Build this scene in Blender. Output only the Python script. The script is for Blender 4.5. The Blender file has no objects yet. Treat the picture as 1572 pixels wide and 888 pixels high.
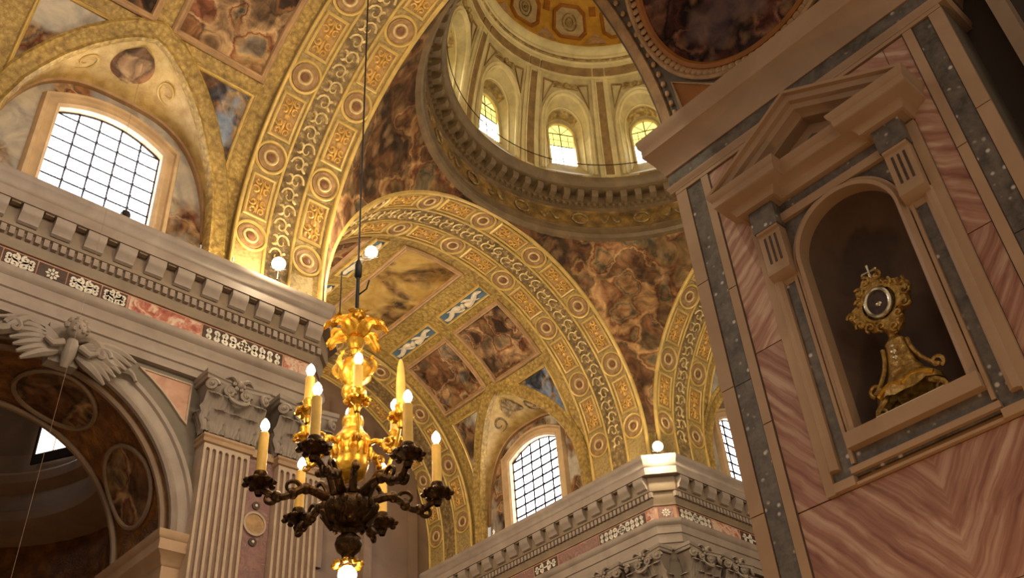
import bpy, math, random
from math import sin, cos, pi, sqrt, atan2, radians, hypot
from mathutils import Matrix, Vector
random.seed(7)
sc = bpy.context.scene
COL = sc.collection

# ------------------------------------------------------------------ scale
# All plans below are drawn in units of H (eye height to the main cornice); one unit is 13 m.
H = 13.0
EYE = 1.6
def W(p): return Vector((p[0]*H, p[1]*H, p[2]*H + EYE))

# ------------------------------------------------------------------ camera
F_PX, PITCH, YAW, ROLL = 1527.0, radians(37.766), radians(44.97), radians(-4.837)
fw = Vector((sin(YAW)*cos(PITCH), cos(YAW)*cos(PITCH), sin(PITCH)))
rt = fw.cross(Vector((0, 0, 1))).normalized(); up = rt.cross(fw)
r2 = rt*cos(ROLL) + up*sin(ROLL); u2 = up*cos(ROLL) - rt*sin(ROLL)
cd = bpy.data.cameras.new('camera'); cam = bpy.data.objects.new('camera', cd); COL.objects.link(cam)
cd.sensor_fit = 'HORIZONTAL'; cd.sensor_width = 36.0; cd.lens = 36.0*F_PX/1572.0
cd.clip_start = 0.05; cd.clip_end = 500
cam.matrix_world = Matrix.Translation((0, 0, EYE)) @ Matrix((r2, u2, -fw)).transposed().to_4x4()
sc.camera = cam

# ------------------------------------------------------------------ light and exposure
sc.view_settings.view_transform = 'Standard'
sc.view_settings.look = 'None'
sc.view_settings.gamma = 1.0
sc.view_settings.use_curve_mapping = False
sc.view_settings.exposure = 0.62
wd = bpy.data.worlds.new('world'); sc.world = wd; wd.use_nodes = True
bg = wd.node_tree.nodes['Background']
bg.inputs[0].default_value = (1.0, 0.83, 0.65, 1); bg.inputs[1].default_value = 0.36
WINDOW_POWER = 8.0          # emission of the daylit panes
DOME_WINDOW_POWER = 7.5
FLOOD_W = 170.0              # floodlights on the cornices
BULB_W = 8.0                 # candle bulbs

def point_light(name, p, watts, col=(1.0, 0.87, 0.60), size=0.12, parent=None):
    l = bpy.data.lights.new(name, 'POINT'); l.energy = watts; l.color = col; l.shadow_soft_size = size
    o = bpy.data.objects.new(name, l); COL.objects.link(o); o.location = W(p)
    return o

# ------------------------------------------------------------------ materials
def lin(c):
    return tuple(((x/255.0)/12.92 if x/255.0 <= .04045 else ((x/255.0+.055)/1.055)**2.4) for x in c) + (1.0,)

class NT:
    def __init__(s, name, rough=.6, metal=0.0, spec=.4):
        s.m = bpy.data.materials.new(name); s.m.use_nodes = True
        s.t = s.m.node_tree; s.n = s.t.nodes; s.p = s.n['Principled BSDF']
        s.p.inputs['Roughness'].default_value = rough; s.p.inputs['Metallic'].default_value = metal
        s.p.inputs['Specular IOR Level'].default_value = spec
        s.tc = s.n.new('ShaderNodeTexCoord'); s.co = s.tc.outputs['Object']
    def new(s, t, **k):
        n = s.n.new(t)
        for a, b in k.items(): setattr(n, a, b)
        return n
    def link(s, a, b): s.t.links.new(a, b)
    def noise(s, scale, detail=3, rough=.55, dist=0.0, co=None):
        n = s.new('ShaderNodeTexNoise'); n.inputs['Scale'].default_value = scale; n.inputs['Detail'].default_value = detail
        n.inputs['Roughness'].default_value = rough; n.inputs['Distortion'].default_value = dist
        s.link(co or s.co, n.inputs['Vector']); return n
    def voro(s, scale, feature='F1', rnd=1.0, co=None):
        n = s.new('ShaderNodeTexVoronoi', feature=feature); n.inputs['Scale'].default_value = scale; n.inputs['Randomness'].default_value = rnd
        s.link(co or s.co, n.inputs['Vector']); return n
    def ramp(s, src, stops, interp='LINEAR'):
        r = s.new('ShaderNodeValToRGB'); e = r.color_ramp; e.interpolation = interp
        while len(e.elements) < len(stops): e.elements.new(.5)
        for el, (p, c) in zip(e.elements, stops): el.position = p; el.color = c if len(c) == 4 else lin(c)
        s.link(src, r.inputs[0]); return r
    def mix(s, fac, a, b, blend='MIX'):
        m = s.new('ShaderNodeMix', data_type='RGBA', blend_type=blend)
        if isinstance(fac, float): m.inputs[0].default_value = fac
        else: s.link(fac, m.inputs[0])
        for i, x in ((6, a), (7, b)):
            if isinstance(x, tuple): m.inputs[i].default_value = x if len(x) == 4 else lin(x)
            else: s.link(x, m.inputs[i])
        return m.outputs[2]
    def bump(s, h, strength=.5, dist=.03):
        b = s.new('ShaderNodeBump'); b.inputs['Strength'].default_value = strength; b.inputs['Distance'].default_value = dist
        s.link(h, b.inputs['Height']); s.link(b.outputs[0], s.p.inputs['Normal'])
    def color(s, c):
        if isinstance(c, tuple): s.p.inputs['Base Color'].default_value = c if len(c) == 4 else lin(c)
        else: s.link(c, s.p.inputs['Base Color'])
    def warp(s, scale, amt):
        n = s.noise(scale, 2); v = s.new('ShaderNodeVectorMath', operation='MULTIPLY_ADD')
        s.link(n.outputs['Color'], v.inputs[0]); v.inputs[1].default_value = (amt,)*3; s.link(s.co, v.inputs[2]); return v.outputs[0]

def mat_stone(name, c1, c2, scale=1.2, rough=.5, bump=.08):
    t = NT(name, rough)
    n = t.noise(scale, 5, .6, .6); r = t.ramp(n.outputs[0], [(.3, c1), (.7, c2)])
    t.color(r.outputs[0]); f = t.noise(30, 2); t.bump(f.outputs[0], bump, .01); return t.m

def mat_gold_ground(name, hi, mid, lo, scale=7.0, metal=.25, rough=.42, bump=.9):
    """gilded stucco: raised leaf work (bright) on a darker ground"""
    t = NT(name, rough, metal)
    w = t.warp(scale*.6, .12)
    v = t.voro(scale, 'SMOOTH_F1', 1.0, w); n = t.noise(scale*2.2, 3, .6, 1.2)
    mx = t.mix(.45, v.outputs['Distance'], n.outputs[0])
    r = t.ramp(mx, [(.25, hi), (.45, mid), (.68, lo)])
    big = t.noise(.8, 2); r2 = t.ramp(big.outputs[0], [(.3, (215, 215, 215)), (.7, (255, 255, 255))])
    t.color(t.mix(1.0, r.outputs[0], r2.outputs[0], 'MULTIPLY'))
    inv = t.new('ShaderNodeMath', operation='SUBTRACT'); inv.inputs[0].default_value = 1.0; t.link(mx, inv.inputs[1])
    t.bump(inv.outputs[0], bump, .06); return t.m

def mat_plain(name, c, rough=.5, metal=0.0, var=.12, scale=3.0, spec=.4):
    t = NT(name, rough, metal, spec)
    c2 = tuple(max(0, x*(1-var)) for x in c)
    n = t.noise(scale, 4, .6, .4); r = t.ramp(n.outputs[0], [(.35, c2), (.65, c)])
    t.color(r.outputs[0]); return t.m

def mat_fresco(name, pal, scale=1.3, sky=None, skyamt=.5):
    """painted figures: folds of drapery and flesh over a ground"""
    t = NT(name, .75, 0, .15)
    wn = t.noise(scale*2.2, 4, .6); wv = t.new('ShaderNodeVectorMath', operation='MULTIPLY_ADD')
    t.link(wn.outputs['Color'], wv.inputs[0]); wv.inputs[1].default_value = (.45/scale,)*3; t.link(t.co, wv.inputs[2])
    v = t.voro(scale*1.9, 'SMOOTH_F1', 1.0, wv.outputs[0]); v.inputs['Smoothness'].default_value = .7
    sep = t.new('ShaderNodeSeparateColor'); t.link(v.outputs['Color'], sep.inputs[0])
    n = len(pal); r = t.ramp(sep.outputs[0], [((i+.5)/n, c) for i, c in enumerate(pal)])
    fo = t.noise(scale*2.4, 4, .6, 1.3); fr = t.ramp(fo.outputs[0], [(.34, (96, 82, 70)), (.5, (190, 174, 152)), (.66, (255, 246, 226))])
    fig = t.mix(.8, r.outputs[0], fr.outputs[0], 'MULTIPLY')
    ma = t.noise(scale*.75, 2, .5, .5); mr = t.ramp(ma.outputs[0], [(.36, (146, 130, 112)), (.62, (255, 252, 244))])
    fig = t.mix(.7, fig, mr.outputs[0], 'MULTIPLY')
    fl = t.voro(scale*2.6, 'F1', 1.0, wv.outputs[0]); flr = t.ramp(fl.outputs['Distance'], [(.05, (255, 255, 255)), (.42, (0, 0, 0))])
    fig = t.mix(flr.outputs[0], fig, t.mix(.32, fig, (206, 160, 112)))
    if sky:
        g = t.noise(scale*.9, 3, .5, .8); gm = t.ramp(g.outputs[0], [(skyamt-.06, (0, 0, 0)), (skyamt+.06, (255, 255, 255))])
        cl = t.noise(scale*2.0, 5, .6, .6); sk = t.ramp(cl.outputs[0], [(.35, sky[0]), (.65, sky[1])])
        fig = t.mix(gm.outputs[0], sk.outputs[0], fig)
    t.color(fig); return t.m

def mat_granite(name):
    t = NT(name, .35, 0, .5)
    n = t.noise(7.0, 5, .7); base = t.ramp(n.outputs[0], [(.3, (70, 62, 54)), (.7, (124, 112, 100))])
    v = t.voro(11.0); sp = t.ramp(v.outputs['Distance'], [(.12, (235, 228, 215)), (.26, (0, 0, 0))])
    n2 = t.noise(4.3, 2); gate = t.ramp(n2.outputs[0], [(.44, (0, 0, 0)), (.56, (255, 255, 255))])
    add = t.mix(1.0, sp.outputs[0], gate.outputs[0], 'MULTIPLY')
    t.color(t.mix(.6, base.outputs[0], add, 'ADD')); return t.m

def mat_streak(name, k, c1, c2, c3, yc=.2015*13):
    """book-matched marble: streaks mirrored about the pier's middle line"""
    t = NT(name, .38, 0, .5)
    geo = t.new('ShaderNodeNewGeometry'); s = t.new('ShaderNodeSeparateXYZ'); t.link(geo.outputs['Position'], s.inputs[0])
    a = t.new('ShaderNodeMath', operation='SUBTRACT'); t.link(s.outputs[1], a.inputs[0]); a.inputs[1].default_value = yc
    b = t.new('ShaderNodeMath', operation='ABSOLUTE'); t.link(a.outputs[0], b.inputs[0])
    c = t.new('ShaderNodeMath', operation='MULTIPLY_ADD'); t.link(b.outputs[0], c.inputs[0]); c.inputs[1].default_value = k; t.link(s.outputs[2], c.inputs[2])
    cm = t.new('ShaderNodeCombineXYZ'); t.link(c.outputs[0], cm.inputs[0])
    d = t.new('ShaderNodeMath', operation='MULTIPLY'); t.link(b.outputs[0], d.inputs[0]); d.inputs[1].default_value = .16; t.link(d.outputs[0], cm.inputs[1])
    w = t.noise(2.2, 3, .5, 0, geo.outputs['Position'])
    v = t.new('ShaderNodeVectorMath', operation='MULTIPLY_ADD'); t.link(w.outputs['Color'], v.inputs[0]); v.inputs[1].default_value = (.16, .16, 0); t.link(cm.outputs[0], v.inputs[2])
    n = t.noise(8.5, 3, .55, .2, v.outputs[0])
    r = t.ramp(n.outputs[0], [(.28, c1), (.48, c2), (.66, c3)])
    t.color(r.outputs[0]); return t.m

def mat_mottle(name, cols, scale=2.5, rough=.4):
    t = NT(name, rough); w = t.warp(scale, .25)
    n = t.noise(scale, 5, .6, 1.5, w); k = len(cols)
    r = t.ramp(n.outputs[0], [(.28+.44*i/(k-1), c) for i, c in enumerate(cols)]); t.color(r.outputs[0]); return t.m

def mat_emit(name, c, strength):
    m = bpy.data.materials.new(name); m.use_nodes = True; t = m.node_tree; t.nodes.clear()
    e = t.nodes.new('ShaderNodeEmission'); e.inputs[0].default_value = lin(c); e.inputs[1].default_value = strength
    o = t.nodes.new('ShaderNodeOutputMaterial'); t.links.new(e.outputs[0], o.inputs[0]); return m

M = {}
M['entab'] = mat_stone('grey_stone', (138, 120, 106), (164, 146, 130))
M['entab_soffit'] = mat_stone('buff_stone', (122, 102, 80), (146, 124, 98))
M['cream'] = mat_stone('cream_stone', (162, 128, 96), (186, 152, 118), 1.0, .5)
M['greyplaster'] = mat_stone('grey_plaster', (98, 86, 72), (122, 108, 90), .7)
M['floor'] = mat_stone('floor_marble', (120, 98, 80), (165, 140, 118), .8, .3)
M['gold'] = mat_gold_ground('gilded_ornament', (208, 174, 96), (178, 142, 70), (128, 98, 46), 11.0, .06, .45, .6)
M['gold_fine'] = mat_gold_ground('gilded_web', (214, 182, 116), (202, 166, 96), (170, 132, 68), 5.0, .05, .55, .25)
M['gold_grey'] = mat_gold_ground('grey_gold_foliage', (190, 160, 104), (140, 112, 68), (98, 76, 46), 9.0, .1)
M['gold_plain'] = mat_plain('gilded_moulding', (208, 172, 96), .42, .18, .14)
M['arch_ground'] = mat_gold_ground('arch_gilded_ground', (192, 162, 102), (174, 144, 86), (138, 112, 64), 16.0, .05, .55, .5)
M['amber'] = mat_gold_ground('amber_relief', (228, 172, 86), (186, 124, 48), (136, 88, 36), 13.0, .15, .5, 1.0)
M['ivory_scroll'] = mat_plain('ivory_gilding', (222, 190, 128), .5, .08, .2, 8.0)
M['rose'] = mat_plain('rosette_stucco', (190, 148, 100), .55, .05, .2, 6.0)
M['dish'] = mat_plain('medallion_dish', (162, 122, 76), .6, .05, .2, 6.0)
M['boss'] = mat_plain('medallion_boss', (128, 84, 48), .6, .05, .2, 6.0)
M['panel_ground'] = mat_plain('panel_ground', (176, 134, 78), .6, .05, .25, 8.0)
M['amber_leaf'] = mat_plain('amber_gilding', (224, 172, 84), .45, .25, .25, 9.0)
M['window_stone'] = mat_plain('window_stone', (208, 174, 130), .55, 0, .12, 2.0)
M['tan'] = mat_plain('tan_moulding', (178, 138, 92), .55, .05, .15)
M['dome'] = mat_plain('drum_stucco', (196, 174, 120), .6, .0, .16, 2.0)
M['dome_lt'] = mat_plain('drum_moulding', (214, 192, 136), .55, .05, .12, 2.0)
M['dome_dk'] = mat_plain('drum_panel', (150, 116, 68), .6, .0, .2, 4.0)
M['dome_orn'] = mat_gold_ground('drum_relief', (206, 176, 108), (166, 134, 74), (108, 82, 42), 9.0, .1)
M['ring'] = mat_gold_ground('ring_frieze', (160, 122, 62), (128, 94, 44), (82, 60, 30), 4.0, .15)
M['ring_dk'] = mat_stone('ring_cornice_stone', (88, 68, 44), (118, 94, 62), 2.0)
M['coffer'] = mat_plain('coffer_ground', (188, 160, 112), .6, 0, .15, 4.0)
M['coffer_rim'] = mat_plain('coffer_rim', (164, 100, 32), .5, .1, .15)
M['coffer_gold'] = mat_plain('dome_gold', (206, 152, 54), .5, .15, .12)
PAL = [(84, 66, 54), (170, 124, 86), (120, 98, 78), (226, 190, 146), (140, 84, 62), (196, 164, 118), (124, 122, 122), (216, 176, 126)]
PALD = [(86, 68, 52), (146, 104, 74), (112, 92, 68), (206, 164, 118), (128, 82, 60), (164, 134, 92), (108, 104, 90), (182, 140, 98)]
M['fresco'] = mat_fresco('fresco_vault', PAL, .9)
M['fresco_sky'] = mat_fresco('fresco_sky', PAL, .9, ((150, 142, 132), (196, 180, 152)), .5)
M['fresco_crown'] = mat_fresco('fresco_crown', [(110, 84, 52), (160, 124, 66), (128, 104, 70), (186, 150, 88), (96, 80, 76)], .7, ((166, 128, 62), (196, 160, 92)), .55)
M['fresco_blue'] = mat_fresco('fresco_blue', [(70, 76, 92), (196, 168, 128), (96, 104, 124), (166, 128, 96), (60, 62, 76)], 1.2, ((86, 98, 122), (138, 146, 158)), .5)
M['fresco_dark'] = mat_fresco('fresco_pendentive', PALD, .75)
M['fresco_oval'] = mat_fresco('fresco_oval', [(60, 34, 30), (128, 78, 62), (44, 34, 36), (176, 128, 106), (96, 46, 38), (70, 56, 60)], 1.6, ((70, 56, 60), (120, 92, 78)), .45)
M['blue_panel'] = mat_plain('blue_ground', (88, 112, 126), .6, 0, .15, 3.0)
M['white_fig'] = mat_plain('white_stucco', (226, 206, 172), .55, 0, .12, 6.0)
M['granite'] = mat_granite('speckled_granite')
M['pink_up'] = mat_streak('pink_marble_rising', .75, (130, 78, 62), (174, 126, 102), (206, 172, 146))
M['pink_dn'] = mat_streak('pink_marble_falling', -1.25, (122, 72, 56), (162, 114, 92), (196, 160, 136))
M['red_marble'] = mat_mottle('red_breccia', [(132, 62, 50), (178, 104, 84), (214, 186, 160), (150, 84, 66)], 3.0)
M['dark_inlay'] = mat_mottle('dark_marble', [(46, 36, 32), (82, 60, 48), (58, 46, 44)], 3.0)
M['white_inlay'] = mat_plain('white_marble', (232, 220, 200), .4, 0, .1)
M['pink_plain'] = mat_mottle('pink_marble', [(156, 104, 82), (190, 140, 112), (206, 164, 136)], 1.4)
M['flute'] = mat_mottle('brown_pink_marble', [(118, 92, 76), (140, 112, 94), (128, 100, 82)], 1.6)
M['fillet'] = mat_plain('pale_marble', (190, 164, 138), .4, 0, .1)
M['purple_marble'] = mat_mottle('purple_breccia', [(110, 78, 74), (150, 112, 100), (128, 92, 88), (176, 146, 130)], 3.5)
M['capital'] = mat_stone('carved_stone', (132, 116, 102), (158, 142, 126), 2.0, .55, .2)
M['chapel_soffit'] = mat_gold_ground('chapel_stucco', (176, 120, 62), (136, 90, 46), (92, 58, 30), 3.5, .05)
M['chapel_ring'] = mat_stone('chapel_stone', (132, 108, 84), (160, 132, 104))
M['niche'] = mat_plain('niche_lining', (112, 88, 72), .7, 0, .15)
M['brass'] = mat_gold_ground('chased_brass', (232, 194, 112), (196, 154, 78), (128, 92, 42), 20.0, .6, .3, .3)
M['silver'] = mat_plain('silvered_rim', (220, 206, 170), .25, .9, .08)
M['relic'] = mat_plain('relic_cloth', (84, 66, 62), .7, 0, .3, 20)
M['gilt'] = mat_gold_ground('bright_gilding', (255, 206, 84), (244, 184, 62), (206, 138, 36), 16.0, .7, .26, .2)
M['bronze'] = mat_gold_ground('dark_bronze', (112, 76, 36), (74, 50, 24), (40, 28, 14), 16.0, .8, .34, .3)
M['wax'] = mat_plain('candle_sleeve', (246, 196, 96), .5, 0, .1, 5)
M['flame'] = mat_emit('candle_bulb', (255, 232, 190), 26.0)
M['flood'] = mat_emit('flood_lens', (255, 226, 164), 24.0)
M['iron'] = mat_plain('black_iron', (34, 28, 24), .5, .6, .1)
M['pane_chapel'] = mat_emit('chapel_pane', (255, 238, 222), 2.2)
M['pane'] = mat_emit('daylit_pane', (250, 248, 255), WINDOW_POWER)
M['pane_dome'] = mat_emit('daylit_dome_pane', (255, 252, 230), DOME_WINDOW_POWER)
M['pane_dome_up'] = mat_emit('yellow_dome_pane', (255, 226, 120), DOME_WINDOW_POWER*.17)
M['dark'] = mat_plain('dark_plaster', (40, 30, 24), .8, 0, .1)
M['transept_wall'] = mat_stone('brown_plaster', (104, 82, 64), (132, 106, 84), .6)
M['orange_soffit'] = mat_plain('warm_lit_stone', (186, 132, 70), .55, 0, .15, 2.0)  # stone with the warm light from below put into its colour

# ------------------------------------------------------------------ mesh kit
class MB:
    def __init__(s): s.v = []; s.f = []
    def add(s, vs, fs):
        o = len(s.v); s.v += [tuple(p) for p in vs]; s.f += [tuple(i+o for i in f) for f in fs]; return s
    def grid(s, fn, nu, nv, cu=False):
        vs = [fn(i, j) for i in range(nu) for j in range(nv)]; fs = []
        for i in range(nu if cu else nu-1):
            for j in range(nv-1):
                a = i*nv+j; b = ((i+1) % nu)*nv+j; fs.append((a, b, b+1, a+1))
        return s.add(vs, fs)
    def rings(s, rr, close=True, cap=True):
        n = len(rr[0]); vs = [p for r in rr for p in r]; fs = []
        for i in range(len(rr)-1):
            for j in range(n if close else n-1):
                a = i*n+j; b = i*n+(j+1) % n; fs.append((a, b, b+n, a+n))
        if cap and close: fs.append(tuple(range(n))[::-1]); fs.append(tuple(range((len(rr)-1)*n, len(rr)*n)))
        return s.add(vs, fs)
    def sweep(s, path, prof, mp, closed=False, cap=True, closeprof=True):
        """moulding: profile (off, h) along a 2-D path; mp(u, v, h) places it in space; off goes to the left of the path"""
        n = len(path); rr = []
        for i, p in enumerate(path):
            a = path[i-1] if (i > 0 or closed) else None; b = path[(i+1) % n] if (i < n-1 or closed) else None
            def nrm(p, q):
                dx, dy = q[0]-p[0], q[1]-p[1]; l = hypot(dx, dy) or 1; return (-dy/l, dx/l)
            if a is None: nx, ny = nrm(p, b); k = 1
            elif b is None: nx, ny = nrm(a, p); k = 1
            else:
                n1 = nrm(a, p); n2 = nrm(p, b); nx, ny = n1[0]+n2[0], n1[1]+n2[1]; l = hypot(nx, ny) or 1; nx /= l; ny /= l
                k = 1/max(.35, nx*n1[0]+ny*n1[1])
            rr.append([mp(p[0]+nx*k*o, p[1]+ny*k*o, h) for o, h in prof])
        if closed: rr.append(rr[0]); cap = False
        return s.rings(rr, closeprof, cap)
    def box(s, a, b):
        x0, y0, z0 = a; x1, y1, z1 = b
        return s.add([(x0,y0,z0),(x1,y0,z0),(x1,y1,z0),(x0,y1,z0),(x0,y0,z1),(x1,y0,z1),(x1,y1,z1),(x0,y1,z1)],
                     [(0,3,2,1),(4,5,6,7),(0,1,5,4),(1,2,6,5),(2,3,7,6),(3,0,4,7)])
    def slab(s, fn, h0, h1, us, vs):
        """patch fn(u, v, h) with front at h1, back at h0 and closed edges"""
        nu, nv = len(us), len(vs)
        s.grid(lambda i, j: fn(us[i], vs[j], h1), nu, nv)
        edge = [(u, vs[0]) for u in us] + [(us[-1], v) for v in vs[1:]] + [(u, vs[-1]) for u in us[-2::-1]] + [(us[0], v) for v in vs[-2:0:-1]]
        m = len(edge); return s.add([fn(u, v, h0) for u, v in edge]+[fn(u, v, h1) for u, v in edge], [(i, (i+1) % m, m+(i+1) % m, m+i) for i in range(m)])
    def lathe(s, prof, c=(0, 0, 0), n=16, a0=0, a1=2*pi):
        full = abs(a1-a0-2*pi) < 1e-6; k = n if full else n+1
        return s.grid(lambda i, j: (c[0]+prof[j][0]*cos(a0+(a1-a0)*i/n), c[1]+prof[j][0]*sin(a0+(a1-a0)*i/n), c[2]+prof[j][1]), k, len(prof), full)
    def tube(s, path, rad, n=8):
        P = [Vector(p) for p in path]; rr = []; ref = None
        for i, p in enumerate(P):
            d = (P[min(i+1, len(P)-1)]-P[max(i-1, 0)])
            d = d.normalized() if d.length > 1e-12 else Vector((0, 0, 1))
            if ref is None:
                ref = d.cross(Vector((0, 0, 1)));
                if ref.length < .05: ref = d.cross(Vector((1, 0, 0)))
                ref.normalize()
            ref = (ref - d*ref.dot(d)).normalized(); q = d.cross(ref)
            r = rad[min(len(rad)-1, round(i*(len(rad)-1)/max(1, len(P)-1)))] if isinstance(rad, (list, tuple)) else rad
            rr.append([tuple(p+ref*(r*cos(2*pi*k/n))+q*(r*sin(2*pi*k/n))) for k in range(n)])
        return s.rings(rr)
    def ball(s, c, r, n=10, m=7):
        rx, ry, rz = r if isinstance(r, tuple) else (r, r, r)
        return s.grid(lambda i, j: (c[0]+rx*sin(pi*j/(m-1))*cos(2*pi*i/n), c[1]+ry*sin(pi*j/(m-1))*sin(2*pi*i/n), c[2]+rz*cos(pi*j/(m-1))), n, m, True)
    def poly(s, pts, mp, h0, h1):
        """extruded flat outline"""
        n = len(pts); return s.add([mp(u, v, h0) for u, v in pts]+[mp(u, v, h1) for u, v in pts],
            [tuple(range(n, 2*n))]+[(i, (i+1) % n, n+(i+1) % n, n+i) for i in range(n)])
    def xf(s, m):
        s.v = [tuple(m @ Vector(p)) for p in s.v]; return s
    def merge(s, o): return s.add(o.v, o.f)
    def mesh(s, name, mat, origin=(0, 0, 0), angle=38, scale=H):
        me = bpy.data.meshes.new(name)
        me.from_pydata([((p[0]-origin[0])*scale, (p[1]-origin[1])*scale, (p[2]-origin[2])*scale) for p in s.v], [], s.f)
        me.polygons.foreach_set('use_smooth', [True]*len(me.polygons))
        me.update(); me.set_sharp_from_angle(angle=radians(angle)); me.materials.append(M[mat] if isinstance(mat, str) else mat); return me

WORLD = {}
def place(o, loc, parent):
    WORLD[o.name] = Matrix.Translation(Vector(loc))
    if parent is not None: o.parent = parent; o.matrix_basis = WORLD[parent.name].inverted() @ WORLD[o.name]
    else: o.location = loc
def obj(name, mb, mat, parent=None, origin=None, angle=38):
    """link a mesh drawn in H units; origin (H units) becomes the object's origin"""
    og = origin or (0, 0, 0)
    me = mb.mesh(name, mat, og, angle) if isinstance(mb, MB) else mb
    o = bpy.data.objects.new(name, me); COL.objects.link(o); place(o, W(og), parent)
    return o
def inst(name, me, mat4, parent):
    """an instance of a shared mesh at a world matrix"""
    o = bpy.data.objects.new(name, me); COL.objects.link(o); WORLD[o.name] = mat4.copy()
    if parent is not None: o.parent = parent; o.matrix_basis = WORLD[parent.name].inverted() @ mat4
    else: o.matrix_basis = mat4
    return o
def tag(o, label=None, cat=None, group=None, kind=None):
    for k, v in (('label', label), ('category', cat), ('group', group), ('kind', kind)):
        if v: o[k] = v
    return o
def empty(name, p, label=None, cat=None, group=None, kind=None):
    o = bpy.data.objects.new(name, None); COL.objects.link(o); o.empty_display_size = .2; place(o, W(p), None); return tag(o, label, cat, group, kind)
def struct(name, mb, mat, label, origin=None): return tag(obj(name, mb, mat, None, origin), label, kind='structure')
def lerp(a, b, t): return a+(b-a)*t
def span(a, b, n): return [a+(b-a)*i/n for i in range(n+1)]

# ------------------------------------------------------------------ plan of the church
CX, CY, ZS, R = 1.14, .745, 1.07, .42          # crossing centre, springing height, vault radius
A = .433                                        # half side of the crossing square
Z0 = -EYE/H                                     # floor
YL, YR = CY+R, CY-R                             # nave walls
XN, XF = CX-R, CX+R                             # transept walls
def nave(s, t, r):  return (s, CY+r, ZS+t*R) if t < 0 else ((s, CY+r*cos(t), ZS+r*sin(t)) if t <= pi else (s, CY-r, ZS-(t-pi)*R))
def tran(s, t, r):  return (CX+r, s, ZS+t*R) if t < 0 else ((CX+r*cos(t), s, ZS+r*sin(t)) if t <= pi else (CX-r, s, ZS-(t-pi)*R))
def nave_frame(s, t): return Matrix(((0, -1, 0, s*H), (cos(t), 0, -sin(t), CY*H), (sin(t), 0, cos(t), ZS*H+EYE), (0, 0, 0, 1)))
def tran_frame(s, t): return Matrix(((cos(t), 0, -sin(t), CX*H), (0, 1, 0, s*H), (sin(t), 0, cos(t), ZS*H+EYE), (0, 0, 0, 1)))

# floor
fl = MB(); fl.box((-1.0, -.6, Z0-.01), (2.8, 2.3, Z0)); struct('floor', fl, 'floor', 'worn marble church floor far below')
# ------------------------------------------------------------------ transverse arches with medallions
def rot_mesh(mb): return mb
def medallion_meshes():
    a = MB(); a.lathe([(.0305, -.001), (.0305, .003), (.0288, .0046), (.0262, .0040), (.0250, .0008)], n=28)
    d = MB(); d.lathe([(.0240, .0004), (.0235, .0020), (.0205, .0026), (.0185, .0016), (.0160, .0014), (.0001, .0008)], n=28)
    b = MB(); b.lathe([(.0142, .0006), (.0142, .0026), (.0124, .0040), (.0104, .0030), (.0096, .0009)], n=24)
    c = MB(); c.lathe([(.0074, .0006), (.0070, .0032), (.0036, .0050), (.0001, .0054)], n=14)
    m = Matrix(((0, 0, -1, R), (1, 0, 0, 0), (0, 1, 0, 0), (0, 0, 0, 1)))     # lathe axis -> towards the vault axis
    a.xf(m); b.xf(m); d.xf(m); c.xf(m)
    return a.mesh('medallion', 'gold_plain'), b.mesh('rosette', 'ivory_scroll'), d.mesh('medallion_dish', 'dish'), c.mesh('boss', 'boss')
MED_A, MED_B, MED_D, MED_C = medallion_meshes()
TH = .373
def panel_meshes(hw=.0205, ht=.094):
    loc = lambda u, a, h: ((R-h)*cos(a/R), u, (R-h)*sin(a/R))
    p = MB(); p.slab(loc, -.002, .0012, [-hw, hw], span(-ht*R, ht*R, 8))
    # raised leaf work inside the panel
    q = MB()
    for sg in (-1, 1):
        for s2 in (-1, 1):
            for uc, ac, r0, ph in ((.0095, .30, .0080, 0.4), (.0085, .70, .0072, 2.4)):
                pts = [loc(s2*(uc+r0*(1-.75*w)*cos(ph+w*6.2)*.9), sg*(ac*ht*R+r0*(1-.75*w)*sin(ph+w*6.2)), .0018+.001*sin(5*w)) for w in span(0, 1, 12)]
                q.tube(pts, [.0012, .0020, .0024, .0022, .0018, .0014], 5)
        q.tube([loc(0, sg*(.006+.026*w), .0016) for w in span(0, 1, 6)], [.0014, .0024, .0030, .0026, .0018, .0006], 5)
    c0 = loc(0, 0, .0015); q.ball(c0, (.003, .006, .006), 8, 5)
    f = MB()
    path = [(-hw, a) for a in span(-ht*R, ht*R, 8)][:-1] + [(-hw, ht*R), (hw, ht*R)] + [(hw, a) for a in span(ht*R, -ht*R, 8)][1:]
    f.sweep(path, [(-.003, -.001), (-.003, .0032), (0, .0042), (.0022, .0024), (.0022, -.001)], loc, True)
    return p.mesh('relief_panel', 'panel_ground'), q.mesh('leaf_relief', 'amber_leaf'), f.mesh('panel_frame', 'gold_plain')
PAN_A, PAN_Q, PAN_F = panel_meshes()
def foliage(fn, s, t0, t1, hw):
    """scrolling acanthus along the middle band"""
    m = MB(); n = int((t1-t0)*R/.030); sg = 1
    for i in range(n):
        a = lerp(t0, t1, (i+.5)/n); sg = -sg
        pts = []
        for k in range(13):
            w = k/12*6.6; rr = .0165*(1-.78*k/12)
            pts.append(fn(s+sg*(.003+rr*cos(w)*.85), a+(rr*sin(w))/R, R-.0026-.001*sin(w)))
        m.tube(pts, [.0024*(1-.5*k/12) for k in range(13)], 4)
        for d in (-1, 1):
            m.tube([fn(s-sg*(.004+.010*k/4), a+d*(.002+.007*sin(k/4*2.2))/R, R-.0022-.0012*sin(k)) for k in range(5)], [.0012, .0028, .0030, .0022, .0006], 4)
    return m
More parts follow.
